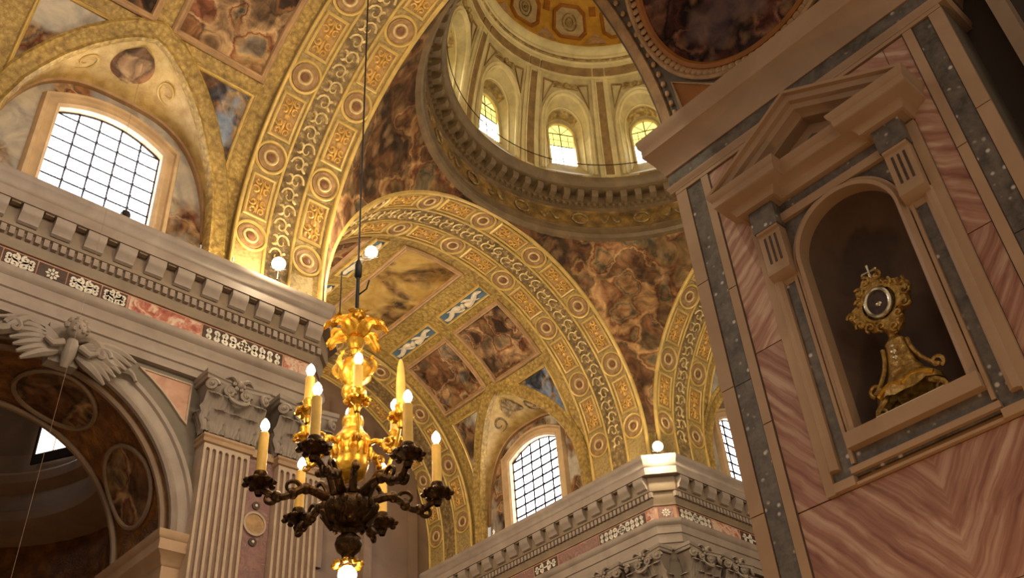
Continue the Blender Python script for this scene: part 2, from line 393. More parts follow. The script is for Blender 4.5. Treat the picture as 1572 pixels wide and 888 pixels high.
def arch(name, fn, fr, s0, s1, label, tmin=-.167, tmax=pi+.167, kmax=4, sides=(-1, 1), leaf=True):
    """s0 = edge at the crossing, s1 = edge at the bay"""
    ts = span(tmin, tmax, 72)
    sh = MB(); sh.slab(lambda s, t, h: fn(s, t, R-h), -.014, 0, [s0, s1], ts)
    root = struct(name, sh, 'arch_ground', label)
    d = 1 if s1 > s0 else -1; w = abs(s1-s0)
    for f0, f1, hh in ((0, .045, .0065), (.355, .385, .004), (.64, .67, .004), (.965, 1, .005)):
        e = MB(); a, b = s0+d*w*f0, s0+d*w*f1
        e.sweep([(a if d > 0 else b, t*R) for t in ts], [(0, -.002), (0, hh*.7), (abs(b-a)*-.25, hh), (abs(b-a)*-.75, hh), (-abs(b-a), hh*.7), (-abs(b-a), -.002)], lambda u, v, h: fn(u, v/R, R-h))
        obj('edge_moulding', e, 'gold_plain', root)
    c = MB(); c.slab(lambda s, t, h: fn(s, t, R-h), -.002, .0012, [s0+d*w*.39, s0+d*w*.635], ts); mid = obj('foliage_band', c, 'gold_grey', root)
    if leaf:
        lf = foliage(fn, s0+d*w*.512, max(0, tmin), min(pi, tmax), .02); tag(obj('acanthus_scrolls', lf, 'ivory_scroll', mid), kind='stuff')
    for row in (.2, .815):
        s = s0+d*w*row
        for k in range(-kmax, kmax+1):
            t = pi/2+k*TH
            if not (tmin <= t <= tmax): continue
            mo = inst('medallion', MED_A, fr(s, t), root); inst('rosette', MED_B, fr(s, t), mo); inst('medallion_dish', MED_D, fr(s, t), mo); inst('boss', MED_C, fr(s, t), mo)
        for k in range(-kmax, kmax):
            t = pi/2+(k+.5)*TH
            if not (tmin <= t <= tmax): continue
            po = inst('relief_panel', PAN_A, fr(s, t), root); inst('panel_frame', PAN_F, fr(s, t), po); inst('leaf_relief', PAN_Q, fr(s, t), po)
    return root
arch('trim_1', nave, nave_frame, CX-A, CX-A-.175, 'gilded transverse arch with two rows of round medallions between nave and dome')
arch('trim_2', tran, tran_frame, CY+A, CY+A+.175, 'gilded transverse arch with medallions opening to the transept beyond the chandelier')
arch('trim_3', nave, nave_frame, CX+A, CX+A+.175, 'gilded transverse arch with medallions seen beside the near pier', tmax=pi/2+.3)
arch('trim_4', tran, tran_frame, 1.775, 1.95, 'shaded transverse arch with medallions at the transept end', tmax=pi, leaf=False)

# ------------------------------------------------------------------ pendentives, dome ring, drum, dome
SPH = sqrt(A*A+R*R)
def pendentive(q, name, label):
    m = MB(); n = 26; k = 20
    def f(i, j):
        z = lerp(0, R, i/n)
        rho = sqrt(SPH*SPH-z*z); al = math.acos(min(1, A/rho)); ang = lerp(al, pi/2-al, j/k)+q*pi/2
        return (CX+rho*cos(ang), CY+rho*sin(ang), ZS+z)
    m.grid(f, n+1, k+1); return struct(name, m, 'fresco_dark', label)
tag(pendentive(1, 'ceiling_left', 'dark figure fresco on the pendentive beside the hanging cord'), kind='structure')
pendentive(0, 'ceiling_far', 'crowded figure fresco on the pendentive under the dome ring')
pendentive(2, 'ceiling_near', 'figure fresco on the pendentive over the near pier')
pendentive(3, 'ceiling_right', 'figure fresco on the pendentive hidden behind the near pier')

def ringmap(p, n=96): return p
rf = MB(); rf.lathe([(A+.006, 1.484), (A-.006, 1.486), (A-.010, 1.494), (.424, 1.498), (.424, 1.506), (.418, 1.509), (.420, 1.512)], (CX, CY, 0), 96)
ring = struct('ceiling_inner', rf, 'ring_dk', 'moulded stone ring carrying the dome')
g = MB(); g.lathe([(.420, 1.512), (.4225, 1.514), (.4225, 1.560), (.420, 1.562)], (CX, CY, 0), 96); fz = obj('ring_frieze', g, 'ring', ring)
for k in range(36):
    a = k*pi/18
    wz = MB()
    if k % 2 == 0:
        wz.tube([(CX+(.420)*cos(a+.020*cos(w)/.42*.9), CY+.420*sin(a+.020*cos(w)/.42*.9), 1.537+.015*sin(w)) for w in span(0, 2*pi, 14)], .0026, 5)
    else:
        for sg in (-1, 1):
            wz.tube([(CX+.420*cos(a+sg*(.006+.05*w)), CY+.420*sin(a+sg*(.006+.05*w)), 1.548-.020*sin(w*2.6)) for w in span(0, 1, 9)], [.0008, .002, .003, .0036, .0034, .003, .002, .001], 5)
    obj('wreath' if k % 2 == 0 else 'garland', wz, 'gold_grey', fz)
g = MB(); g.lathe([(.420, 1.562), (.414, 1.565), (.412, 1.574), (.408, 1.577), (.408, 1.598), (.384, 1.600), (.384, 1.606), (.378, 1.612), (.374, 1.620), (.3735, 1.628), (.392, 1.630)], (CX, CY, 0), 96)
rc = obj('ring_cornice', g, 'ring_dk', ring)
bk = MB(); bk.poly([(.410, 1.578), (.391, 1.583), (.387, 1.590), (.386, 1.599), (.410, 1.599)], lambda r, z, h: (r, h, z), -.0075, .0075); bk.add([(.410, -.0075, 1.578), (.410, -.0075, 1.599), (.386, -.0075, 1.599), (.387, -.0075, 1.590), (.391, -.0075, 1.583)], [(0, 1, 2, 3, 4)])
bkm = bk.mesh('bracket', 'ring_dk', (0, 0, 0))
for k in range(72):
    a = k*2*pi/72; inst('bracket', bkm, Matrix.Translation((CX*H, CY*H, EYE)) @ Matrix.Rotation(a, 4, 'Z'), rc)
dn = MB(); dn.box((.405, -.0035, 1.5665), (.413, .0035, 1.5735)); dnm = dn.mesh('dentil', 'ring_dk')
for k in range(170): inst('dentil', dnm, Matrix.Translation((CX*H, CY*H, EYE)) @ Matrix.Rotation(k*2*pi/170, 4, 'Z'), rc)

# drum: twelve bays leaning inwards, each with a deep arched window
PHI0 = radians(63.4); BAY = pi/6
def rho(z):
    t = (z-1.628)/(1.955-1.628); return lerp(.392, .318, max(0, t)**1.6)
def drum(phi, z, h): r = rho(z)-h; return (CX+r*cos(phi), CY+r*sin(phi), z)
HWO, ZB, ZSP = radians(8.6), 1.652, 1.792         # niche opening
def op_top(u): return ZSP+.082*sqrt(max(0, 1-(u/HWO)**2))**1.0
us = [-BAY/2, -.20, -.175] + [HWO*cos(pi-pi*i/16) for i in range(17)] + [.175, .20, BAY/2]
dm = MB(); sof = MB()
for b in range(12):
    pc = PHI0+b*BAY
    for a, c in zip(us, us[1:]):
        mid = (a+c)/2
        def col(z0a, z1a, z0c, z1c, n=6):
            dm.grid(lambda i, j: drum(pc+(a if i == 0 else c), lerp(z0a if i == 0 else z0c, z1a if i == 0 else z1c, j/n), 0), 2, n+1)
        if abs(mid) >= HWO: col(1.628, 1.955, 1.628, 1.955, 10)
        else:
            col(1.628, ZB, 1.628, ZB, 1); col(op_top(a), 1.955, op_top(c), 1.955, 6)
drumo = struct('wall_inner', dm, 'dome', 'buff stucco drum under the dome with arched window recesses')
glow = []
for b in range(12):
    pc = PHI0+b*BAY
    def edge(k, hw=HWO, zs=ZSP, rise=.082, zb=ZB, n=16):
        if k == 0: return (-hw, zb)
        if k == n+2: return (hw, zb)
        q = pi-pi*(k-1)/n; return (hw*cos(q), zs+rise*sin(q))
    N = 19
    hw2, zs2, rise2, zb2 = radians(5.3), 1.800, .042, 1.696       # inner end of the splay
    sp = MB(); RB = .408
    def inner(k, r):
        u, z = edge(k, hw2, zs2, rise2, zb2); return (CX+r*cos(pc+u), CY+r*sin(pc+u), z)
    sp.grid(lambda i, j: (lambda p, q: tuple(lerp(p[x], q[x], j/4) for x in range(3)))(drum(pc+edge(i)[0], edge(i)[1], 0), inner(i, RB)), N, 5)
    sp.add([drum(pc-HWO, ZB, 0), drum(pc+HWO, ZB, 0), inner(18, RB), inner(0, RB)], [(0, 1, 2, 3)])
    obj('window_splay', sp, 'dome', drumo)
    # archivolt round the recess
    av = MB(); path = [edge(k) for k in range(N)]
    path = [(u*.36, z) for u, z in path]
    av.sweep(path, [(0, 0), (0, .004), (.003, .007), (.006, .004), (.010, .004), (.012, .006), (.014, 0)], lambda u, z, h: drum(pc+u/.36, z, h)); obj('archivolt', av, 'dome_lt', drumo)
    ia = MB(); ia.tube([tuple(lerp(p, q, .42) for p, q in zip(drum(pc+edge(k)[0], edge(k)[1], 0), inner(k, RB))) for k in range(N)], .0026, 5); obj('inner_archivolt', ia, 'dome_lt', drumo)
    sh_ = MB(); sh_.grid(lambda i, j: tuple(lerp(p, q, .50+.32*j/3)-(.0012+.0016*abs(sin(i*1.6)) if x == 2 else 0) for x, (p, q) in enumerate(zip(drum(pc+edge(4+i)[0], edge(4+i)[1], 0), inner(4+i, RB)))), 11, 4); obj('shell_relief', sh_, 'dome_orn', drumo)
    # panelled pilaster between two windows
    pp = pc+BAY/2
    pl = MB(); pl.slab(lambda u, z, h: drum(pp+u, z, h), -.002, .004, [-.062, 0, .062], span(1.632, 1.925, 14)); pil = obj('drum_pilaster', pl, 'dome_lt', drumo)
    pk = MB(); pk.slab(lambda u, z, h: drum(pp+u, z, h), .003, .0046, [-.026, 0, .026], span(1.65, 1.915, 14)); obj('pilaster_panel', pk, 'dome_dk', pil)
    for sg in (-1, 1):
        e = MB(); e.slab(lambda u, z, h: drum(pp+u, z, h), .003, .0075, [sg*.032-.005, sg*.032+.005], span(1.64, 1.922, 14)); obj('pilaster_edge', e, 'dome_lt', pil)
    for z0, u0, u1 in ((1.932, -.04, .04), (1.932, .055, BAY-.055)):
        e = MB(); e.slab(lambda u, z, h: drum(pp+u, z, h), 0, .004, span(u0, u1, 4), [1.930, 1.952]); obj('frieze_panel', e, 'dome_dk', drumo)
    e = MB(); e.slab(lambda u, z, h: drum(pp+u, z, h), 0, .006, span(0, BAY, 5), [1.922, 1.928]); obj('string_course', e, 'dome_lt', drumo)
    ap = MB(); ap.slab(lambda u, z, h: drum(pc+u, z, h), 0, .003, span(-.085, .085, 4), [1.632, 1.647]); obj('apron_panel', ap, 'dome_dk', drumo)
    # winged head over each arch and triangular spandrel panels
    wh = MB(); zc = 1.898
    c0 = drum(pc, zc, .006); wh.ball(c0, .0075, 8, 6)
    for sg in (-1, 1):
        for kk in range(3):
            wh.tube([drum(pc+sg*(.012+.085*w), zc-.004+.010*w-.007*kk*w+.004*sin(3*w), .003) for w in span(0, 1, 6)], [.002, .0036, .004, .0036, .0026, .0008], 5)
    obj('winged_head', wh, 'dome_orn', drumo)
    for sg in (-1, 1):
        tp = MB(); tri = [(sg*.095*.36, 1.905), (sg*.172*.36, 1.908), (sg*.172*.36, 1.845)]
        if sg < 0: tri = tri[::-1]
        tp.sweep(tri, [(-.0015, 0), (-.0015, .003), (.0015, .003), (.0015, 0)], lambda u, z, h: drum(pc+u/.36, z, h), True); obj('spandrel_frame', tp, 'dome_dk', drumo)
    # window
    wf = MB(); wmp = lambda u, z, h: (CX+(RB-h)*cos(pc+u/.405), CY+(RB-h)*sin(pc+u/.405), z)
    hw3 = hw2*.405; pth = [(u*.405, z) for u, z in [edge(k, hw2, zs2, rise2, zb2) for k in range(N)]]
    wf.sweep(pth, [(-.005, -.004), (-.005, .004), (.0, .004), (.0, -.004)], wmp)
    wr = struct('window_%d' % (b+11), wf, 'dome_lt', {0: 'drum window seen square on in the middle of the three', 1: 'drum window turned aside, nearest the medallion arch', 11: 'drum window half hidden by the near pier cornice'}.get(b, 'arched drum window out of sight of the viewer')); b in (0, 1, 11) or tag(wr, group='hidden drum windows')
    def wtop(u): return zs2+rise2*sqrt(max(0, 1-(u/hw3)**2))
    cols = span(-hw3, hw3, 4); rows = span(zb2, 1.803, 5)
    for ci in range(4):
        for ri in range(len(rows)-1):
            p = MB(); p.poly([(cols[ci], rows[ri]), (cols[ci+1], rows[ri]), (cols[ci+1], rows[ri+1]), (cols[ci], rows[ri+1])], wmp, -.004, -.0035)
            obj('pane', p, 'pane_dome' if ri < 3 else 'pane_dome_up', wr)
        uu = span(cols[ci], cols[ci+1], 4); p = MB(); p.poly([(cols[ci], rows[-1]), (cols[ci+1], rows[-1])]+[(u, wtop(u)) for u in uu[::-1]], wmp, -.004, -.0035); obj('pane', p, 'pane_dome_up', wr)
    gb = MB()
    for u in cols[1:-1]: gb.tube([wmp(u, zb2, -.003), wmp(u, 1.803 if u else wtop(0), -.003)], .0009 if u else .0016, 4)
    for z in rows[1:]: gb.tube([wmp(-hw3, z, -.003), wmp(hw3, z, -.003)], .0016 if z == rows[3] or z == rows[-1] else .0008, 4)
    for q in (pi/4, 3*pi/4): gb.tube([wmp(0, 1.803, -.003), wmp(hw3*.95*cos(q), 1.803+rise2*.95*sin(q), -.003)], .0009, 4)
    obj('glazing_bars', gb, 'iron', wr)
# drum cornice and coffered dome
dc = MB(); dc.lathe([(rho(1.955)+.004, 1.952), (.314, 1.955), (.312, 1.963), (.308, 1.966), (.308, 1.976), (.302, 1.980), (.301, 1.986), (.296, 1.990), (.290, 1.996), (.288, 2.004), (.300, 2.008)], (CX, CY, 0), 96)
dco = struct('ceiling_top', dc, 'dome_lt', 'moulded cornice below the coffered dome'); eg = MB(); eg.lathe([(.3085, 1.967), (.3045, 1.970), (.3045, 1.975), (.3085, 1.977)], (CX, CY, 0), 96); obj('leaf_moulding', eg, 'dome_orn', dco)
DR, DE = .300, 1.0
def dome(phi, el, h): r = (DR-h); return (CX+r*cos(el)*cos(phi), CY+r*cos(el)*sin(phi), 2.006+DE*r*sin(el))
dd = MB(); dd.grid(lambda i, j: dome(2*pi*i/72, pi/2*j/18, 0), 72, 19, True); domeo = struct('ceiling_main', dd, 'coffer_gold', 'golden coffered dome over the crossing')
for row, (el, hu, hv, n) in enumerate(((radians(16.5), .158, radians(10.2), 14), (radians(43), .16, radians(9.5), 14), (radians(66), .16, radians(7), 14))):
    cs = cos(el)
    for k in range(n):
        ph = radians(60.6)+k*2*pi/n+(pi/n if row == 1 else 0)
        mp = lambda u, v, h: dome(ph+u, el+v, h)
        cu, cv = hu*.42, hv*.42
        oc = [(-hu+cu, -hv), (hu-cu, -hv), (hu, -hv+cv), (hu, hv-cv), (hu-cu, hv), (-hu+cu, hv), (-hu, hv-cv), (-hu, -hv+cv)]
        sc8 = lambda f: [(x*f, y*f) for x, y in oc]
        c = MB(); vs = [mp(u, v, .002) for u, v in sc8(.9)]+[mp(0, 0, .002)]; c.add(vs, [(i, (i+1) % 8, 8) for i in range(8)]); co = obj('coffer', c, 'coffer', domeo)
        fr = MB(); o1, o2, o3 = sc8(1.0), sc8(.9), sc8(.80); rr = [[mp(u, v, .001) for u, v in o1], [mp(u, v, .008) for u, v in sc8(.97)], [mp(u, v, .008) for u, v in sc8(.90)], [mp(u, v, .002) for u, v in o3]]
        fr.rings(rr, True, False); obj('coffer_rim', fr, 'coffer_rim', co)
        ro = MB()
        for f1, hh in ((.52, .004), (.28, .005)):
            pts = [mp(hu*f1*cos(w)*.8, hv*f1*sin(w), hh) for w in span(0, 2*pi, 14)]; ro.tube(pts, .0022, 5)
        ro.ball(mp(0, 0, .005), .005, 8, 5); obj('coffer_rosette', ro, 'dome_orn', co)
        if row == 0:
            st = MB(); st.poly([(pi/n-.03, hv*.45), (pi/n+.03, hv*.45), (pi/n+.03, hv*.95), (pi/n-.03, hv*.95)], mp, 0, .004); obj('small_panel', st, 'coffer_rim', domeo)
            st = MB(); st.poly([(pi/n-.09, -hv*1.25), (pi/n+.09, -hv*1.25), (pi/n, -hv*.55)], mp, 0, .004); obj('triangle_panel', st, 'rose', domeo)
# ------------------------------------------------------------------ vault bays with lunette windows
RIBT = [(0, .69), (.03, .665), (.06, .615), (.09, .55), (.12, .465), (.145, .37), (.16, .30), (.175, .19), (.183, .06), (.187, -.167)]
def rib(u):
    u = abs(u)
    for (a, ta), (b, tb) in zip(RIBT, RIBT[1:]):
        if u <= b: return lerp(ta, tb, (u-a)/(b-a))
    return -.167
RG = .430                                        # radius of the vault ground
def wall_arch(u): return 1.05+.24*sqrt(max(0, 1-abs(u/.176)**3))
def add_window(wm, sc_, name, label, hw=.085, zb=1.035, zs=1.212, rise=.027, nc=5, nr=8, pane='pane', depth=.012, bar=.0017):
    """frame, glazing bars and single panes; wm(u, z, d) with d = depth into the wall"""
    def top(u): return zs+rise*(1-(u/hw)**2)
    fr = MB(); path = [(hw, zb-.004)]+[(u, top(u)) for u in span(hw, -hw, 12)]+[(-hw, zb-.004)]
    fr.sweep(path, [(0, -depth), (0, .003), (-.005, .007), (-.009, .004), (-.018, .004), (-.020, .009), (-.025, .009), (-.029, .0), (-.029, -.02)], lambda u, z, h: wm(u, z, -h))
    wo = struct(name, fr, 'window_stone', label)
    si = MB(); a, b = wm(-hw-.034, zb-.012, -.004), wm(hw+.034, zb, depth); si.box(tuple(min(x, y) for x, y in zip(a, b)), tuple(max(x, y) for x, y in zip(a, b))); obj('window_sill', si, 'window_stone', wo)
    us = span(-hw, hw, nc); zr = span(zb, zs, nr-1)
    for i in range(nc):
        for j in range(nr-1):
            p = MB(); p.poly([(us[i], zr[j]), (us[i+1], zr[j]), (us[i+1], zr[j+1]), (us[i], zr[j+1])], lambda u, z, h: wm(u, z, depth-h), 0, .0005); obj('pane', p, pane, wo)
        q = span(us[i], us[i+1], 3); p = MB(); p.poly([(us[i], zs), (us[i+1], zs)]+[(u, max(zs+.0003, top(u))) for u in q[::-1]], lambda u, z, h: wm(u, z, depth-h), 0, .0005); obj('pane', p, pane, wo)
    gb = MB()
    for u in us[1:-1]: gb.tube([wm(u, zb, depth-.002), wm(u, top(u), depth-.002)], bar, 4)
    for z in zr[1:]: gb.tube([wm(-hw, z, depth-.002), wm(hw, z, depth-.002)], bar*1.1, 4)
    for u in us[1:-1]:
        for z in zr[1:]: gb.ball(wm(u, z, depth-.003), .0030, 6, 4)
    gb.sweep([(hw, zb)]+[(u, top(u)) for u in span(hw, -hw, 12)]+[(-hw, zb)], [(0, 0), (0, .003), (.002, .003), (.002, 0)], lambda u, z, h: wm(u, z, depth-h))
    obj('glazing_bars', gb, 'iron', wo)
    return wo
def subdiv(poly, step=.02):
    out = []
    for (a, b), (c, d) in zip(poly, poly[1:]+poly[:1]):
        n = max(1, int(abs(d-b)/step)); out += [(lerp(a, c, k/n), lerp(b, d, k/n)) for k in range(n)]
    return out
FRAMEP = [(-.007, -.001), (-.007, .004), (-.004, .0075), (0, .0055), (.003, .0075), (.005, .003), (.005, -.001)]
def bay(fn, wmL, wmR, s, name, label, win, frL='fresco', frR='fresco_sky', sides=(0, 1), detail=True, shellmat='gold', windows=(True, True)):
    cols = sorted(set([round(x, 5) for x in span(-.187, .187, 34)]+[round(sg*a, 5) for a, _ in RIBT for sg in (-1, 1)]))
    sh = MB(); sh.grid(lambda i, j: fn(s+cols[i], lerp(rib(cols[i]), pi-rib(cols[i]), j/48), RG), len(cols), 49)
    root = struct(name, sh, shellmat, label)
    for side in sides:
        f = fn if side == 0 else (lambda a, t, r: fn(a, pi-t, r)); wm0 = wmL if side == 0 else wmR
        wm = (lambda u, z, d, w=wm0: w(s+u, z, d))
        mp = lambda u, v, h: f(s+u, v/R, RG-h)
        if detail:
            ps = []
            if side == 0: ps.append(('crown', [(-.172, 1.385), (.172, 1.385), (.172, pi-1.385), (-.172, pi-1.385)], 'fresco_crown'))
            for sg in (-1, 1):
                a, b = sorted((sg*.02, sg*.178))
                ps.append(('blue', [(a, 1.175), (b, 1.175), (b, 1.25), (a, 1.25)], 'blue_panel'))
                ps.append(('fresco', [(a, .735), (b, .735), (b, 1.105), (a, 1.105)], frL if sg < 0 else frR))
            for nm, q, mt in ps:
                (u0, t0), (u1, _), (_, t1), _ = q
                p = MB(); p.slab(mp, -.001, .0012, [u0, u1], span(t0*R, t1*R, 14)); po = obj('fresco_panel' if nm != 'blue' else 'cherub_panel', p, mt, root)
                fr = MB(); fr.sweep(subdiv([(u, t*R) for u, t in q]), FRAMEP if nm != 'blue' else [(x*.5, y*.6) for x, y in FRAMEP], mp, True); obj('panel_frame', fr, 'tan' if nm != 'blue' else 'gold_plain', po)
                if nm == 'blue':
                    rl = MB(); uc, tc = (u0+u1)/2, (t0+t1)/2*R; hw = (u1-u0)/2
                    rl.ball(mp(uc, tc, .004), .0075, 8, 6)
                    for d in (-1, 1):
                        rl.tube([mp(uc+d*hw*(.1+.8*w), tc+d*.007*sin(6*w)*.9, .003+.002*sin(9*w)) for w in span(0, 1, 10)], [.004, .0075, .008, .0062, .006, .0078, .0072, .0058, .005, .004, .0012], 6)
                        rl.tube([mp(uc+d*hw*(.05+.6*w), tc-d*.010*cos(3*w), .002) for w in span(0, 1, 6)], [.002, .004, .0045, .004, .003, .002, .0008], 5)
                    obj('cherub_relief', rl, 'white_fig', po)
            for sg in (-1, 1):
                cu = [sg*x for x in span(.068, .176, 12)]
                lo = lambda u: min(.648, rib(u)+.055)
                p = MB(); p.grid(lambda i, j: mp(cu[i], lerp(max(.12, lo(cu[i])), .652, j/8)*R, .0012), 13, 9); po = obj('spandrel_fresco', p, 'fresco_blue' if (sg < 0) == (fn is tran) else 'fresco_sky', root)
                pth = [(sg*.176, .652*R), (sg*.068, .652*R)]+[(u, max(.12, lo(u))*R) for u in cu[1:]]
                if sg > 0: pass
                else: pth = pth[::-1]
                fr = MB(); fr.sweep(subdiv(pth), [(x*.6, y*.7) for x, y in FRAMEP], mp, True); obj('panel_frame', fr, 'gold_plain', po)
        # rib of the lunette
        uu = [.1868*sin(pi/2*k/26) for k in range(-26, 27)]
        rb = MB(); rb.sweep([(u, rib(u)*R) for u in uu], [(.022, -.002), (.022, .004), (.017, .009), (.012, .006), (-.004, .006), (-.009, .010), (-.013, .004), (-.014, -.006)], mp); ro = obj('lunette_rib', rb, 'gold', root)
        # web between rib and wall arch
        wb = MB()
        def web(i, j):
            u = uu[i]; a = mp(u*.985, rib(u)*R-.010 if rib(u) > 0 else rib(u)*R, .002); b = wm(u*.94, wall_arch(u*.94), .022)
            k = j/6; return tuple(lerp(a[x], b[x], k) for x in range(3))
        wb.grid(web, len(uu), 7); wo = obj('lunette_web', wb, 'gold_fine', root)
        em = MB(); em.sweep([(u*.94, wall_arch(u*.94)) for u in uu], [(-.004, .02), (-.004, .028), (.003, .030), (.006, .022)], lambda u, z, h: wm(u, z, .05-h)); obj('wall_arch_moulding', em, 'tan', root)
        # painted or carved group in the web over the window
        if detail:
            def wbp(u, k, h):
                a = Vector(mp(u*.985, rib(u)*R-.010, .002)); b = Vector(wm(u*.94, wall_arch(u*.94), .022)); n = Vector(mp(0, .5*R, .06))-Vector(mp(0, .5*R, 0)); return tuple(a.lerp(b, k)+n.normalized()*h)
            if fn is nave:
                ca = MB(); ca.grid(lambda i, j: wbp(-.012+.034*(i/12-.5)*2*sqrt(1-((j/8-.5)*1.98)**2), .46+.30*(j/8-.5)*2, .0012+.004*sin(pi*i/12)), 13, 9); obj('cloud_putti_fresco', ca, 'fresco_oval' if False else 'fresco', wo)
                for sg in (-1, 1):
                    e = MB(); e.tube([wbp(-.012+sg*(.068+.020*(1-.7*w)*cos(w*7+1)), .48+.22*(1-.7*w)*sin(w*7+1), .002) for w in span(0, 1, 18)], [.0008, .0022, .0024, .0020, .0010], 5); obj('scroll_relief', e, 'gold_plain', wo)
            else:
                e = MB(); e.grid(lambda i, j: wbp(.030*(j/5)*cos(pi*(1-i/14)), .62-.42*(j/5)*sin(pi*i/14), .002+.004*abs(sin(pi*i/2))*(j/5)+.002), 15, 6); obj('shell_relief', e, 'gold_grey', wo)
                for sg in (-1, 1):
                    e = MB(); e.tube([wbp(sg*(.062+.022*(1-.7*w)*cos(w*7+1)), .50+.24*(1-.7*w)*sin(w*7+1), .002) for w in span(0, 1, 18)], [.001, .0028, .0032, .0026, .0012], 5); obj('scroll_relief', e, 'gold_grey', wo)
        # painted wall round the window
        hw, zs, rise = .098, 1.212, .044
        cs = sorted(set([round(x, 5) for x in span(-.176, .176, 32)]+[-hw, hw])); pw = MB()
        for a, b in zip(cs, cs[1:]):
            m = (a+b)/2
            if abs(m) < hw and windows[side]:
                ta, tb = [zs+rise*(1-(x/hw)**2) for x in (a, b)]
                pw.add([wm(a, ta, .03), wm(b, tb, .03), wm(b, wall_arch(b), .03), wm(a, wall_arch(a), .03)], [(0, 1, 2, 3)])
                pw.add([wm(a, 1.0, .03), wm(b, 1.0, .03), wm(b, 1.03, .03), wm(a, 1.03, .03)], [(0, 1, 2, 3)])
            else: pw.add([wm(a, 1.0, .03), wm(b, 1.0, .03), wm(b, wall_arch(b), .03), wm(a, wall_arch(a), .03)], [(0, 1, 2, 3)])
        obj('lunette_fresco', pw, 'fresco_sky', root)
        if windows[side]: add_window(lambda u, z, d: wm(u, z, d+.028), s, win[side][0], win[side][1], bar=.0017 if s < 1 else .0028)
    return root
nL = lambda x, z, d: (x, CY+R+d, z); nR = lambda x, z, d: (x, CY-R-d, z)
tL = lambda y, z, d: (CX+R+d, y, z); tR = lambda y, z, d: (CX-R-d, y, z)
bay(nave, nL, nR, .322, 'ceiling_front', 'gilded nave vault with framed frescoes and a lunette window', (('window_1', 'large overexposed nave lunette window above the grey cornice'), ('window_2', 'nave lunette window over the near chapel arch')), 'fresco', 'fresco')
bay(tran, tL, tR, 1.565, 'ceiling_back', 'gilded transept vault with framed frescoes and blue cherub panels', (('window_3', 'arched transept window with leaded panes behind the chandelier'), ('window_4', 'transept window hidden behind the grey cornice')), 'fresco', 'fresco')
bay(nave, nL, nR, 1.953, 'ceiling_side', 'gilded vault of the far arm beside the near pier', (('window_5', 'narrow sliver of window beside the near pier'), ('window_6', 'far arm window hidden by the near pier')))
bay(nave, nL, nR, -.075, 'ceiling_rear', 'plain gilded nave vault above the viewer', (('window_7', 'rear nave window'), ('window_8', 'rear nave window over the chapels')), detail=False)
# gilded strips that join bays and arches
for k, (fn, a, b, nm) in enumerate(((nave, .507, .534, 'trim_5'), (nave, .110, .137, 'trim_6'), (tran, 1.351, 1.380, 'trim_7'), (tran, 1.750, 1.803, 'trim_8'), (nave, 1.746, 1.768, 'trim_9'), (nave, 2.138, 2.6, 'trim_10'), (nave, -.6, -.26, 'trim_11'))):
    m = MB(); m.slab(lambda s, t, h: fn(s, t, RG-h), -.01, .001, [a, b], span(-.167, pi+.167, 60)); struct(nm, m, 'gold', 'gilded leaf border strip %s' % ('along the nave arch', 'behind the nave window', 'along the transept arch', 'at the transept end', 'of the far arm', 'closing the far arm vault', 'of the rear nave vault')[k])
# vault and arch over the unseen transept opposite
m = MB(); m.slab(lambda s, t, h: tran(s, t, R-h), -.012, 0, [CY-A, -.3], span(-.167, pi+.167, 40)); struct('ceiling_low', m, 'gold', 'barrel vault of the transept behind the near pier')

# ------------------------------------------------------------------ walls
CH = .028
CHX, CHZ, CHR = .295, .561, .208                  # chapel arch across the nave
def arch_top(u, cx=CHX, cz=CHZ, r=CHR): return cz+sqrt(max(0, r*r-(u-cx)**2))
wl = MB(); cols = [-.6, -.3, 0, CHX-CHR]+[CHX-CHR*cos(pi*k/32) for k in range(1, 32)]+[CHX+CHR, .56, .62, XN-CH]
for a, b in zip(cols, cols[1:]):
    mid = (a+b)/2
    if abs(mid-CHX) < CHR: wl.add([(a, YL, arch_top(a)), (b, YL, arch_top(b)), (b, YL, .998), (a, YL, .998)], [(0, 1, 2, 3)])
    else: wl.add([(a, YL, Z0), (b, YL, Z0), (b, YL, .998), (a, YL, .998)], [(0, 1, 2, 3)])
wl.add([(XN-CH, YL, Z0), (XN, YL+CH, Z0), (XN, 2.0, Z0), (XN-CH, YL, .998), (XN, YL+CH, .998), (XN, 2.0, .998)], [(0, 1, 4, 3), (1, 2, 5, 4)])
wl.add([(XN-CH, YL, .998), (XN, YL+CH, .998), (XN, YL+CH, 1.085), (XN-CH, YL, 1.085)], [(0, 1, 2, 3)])
WL = struct('wall_left', wl, 'greyplaster', 'grey plastered nave wall pierced by an arched chapel opening')
wf_ = MB(); wf_.add([(2.6, YL, Z0), (XF+CH, YL, Z0), (XF, YL+CH, Z0), (XF, 2.0, Z0), (2.6, YL, .998), (XF+CH, YL, .998), (XF, YL+CH, .998), (XF, 2.0, .998)], [(0, 1, 5, 4), (1, 2, 6, 5), (2, 3, 7, 6)])
wf_.add([(XF+CH, YL, .998), (XF, YL+CH, .998), (XF, YL+CH, 1.085), (XF+CH, YL, 1.085)], [(0, 1, 2, 3)])
WF = struct('wall_far', wf_, 'greyplaster', 'far transept and arm walls meeting at the corner pier')
wb_ = MB(); wb_.add([(XN-.05, 1.951, Z0), (XF+.05, 1.951, Z0), (XF+.05, 1.951, 1.55), (XN-.05, 1.951, 1.55)], [(0, 1, 2, 3)]); WBK = struct('wall_back', wb_, 'transept_wall', 'dim brown end wall of the transept')
for k in range(6):
    x = lerp(XN+.06, XF-.06, k/5); p = MB(); p.box((x-.012, 1.94, .95), (x+.012, 1.952, 1.30+.12*sin(pi*k/5))); obj('wall_strip', p, 'transept_wall', WBK)
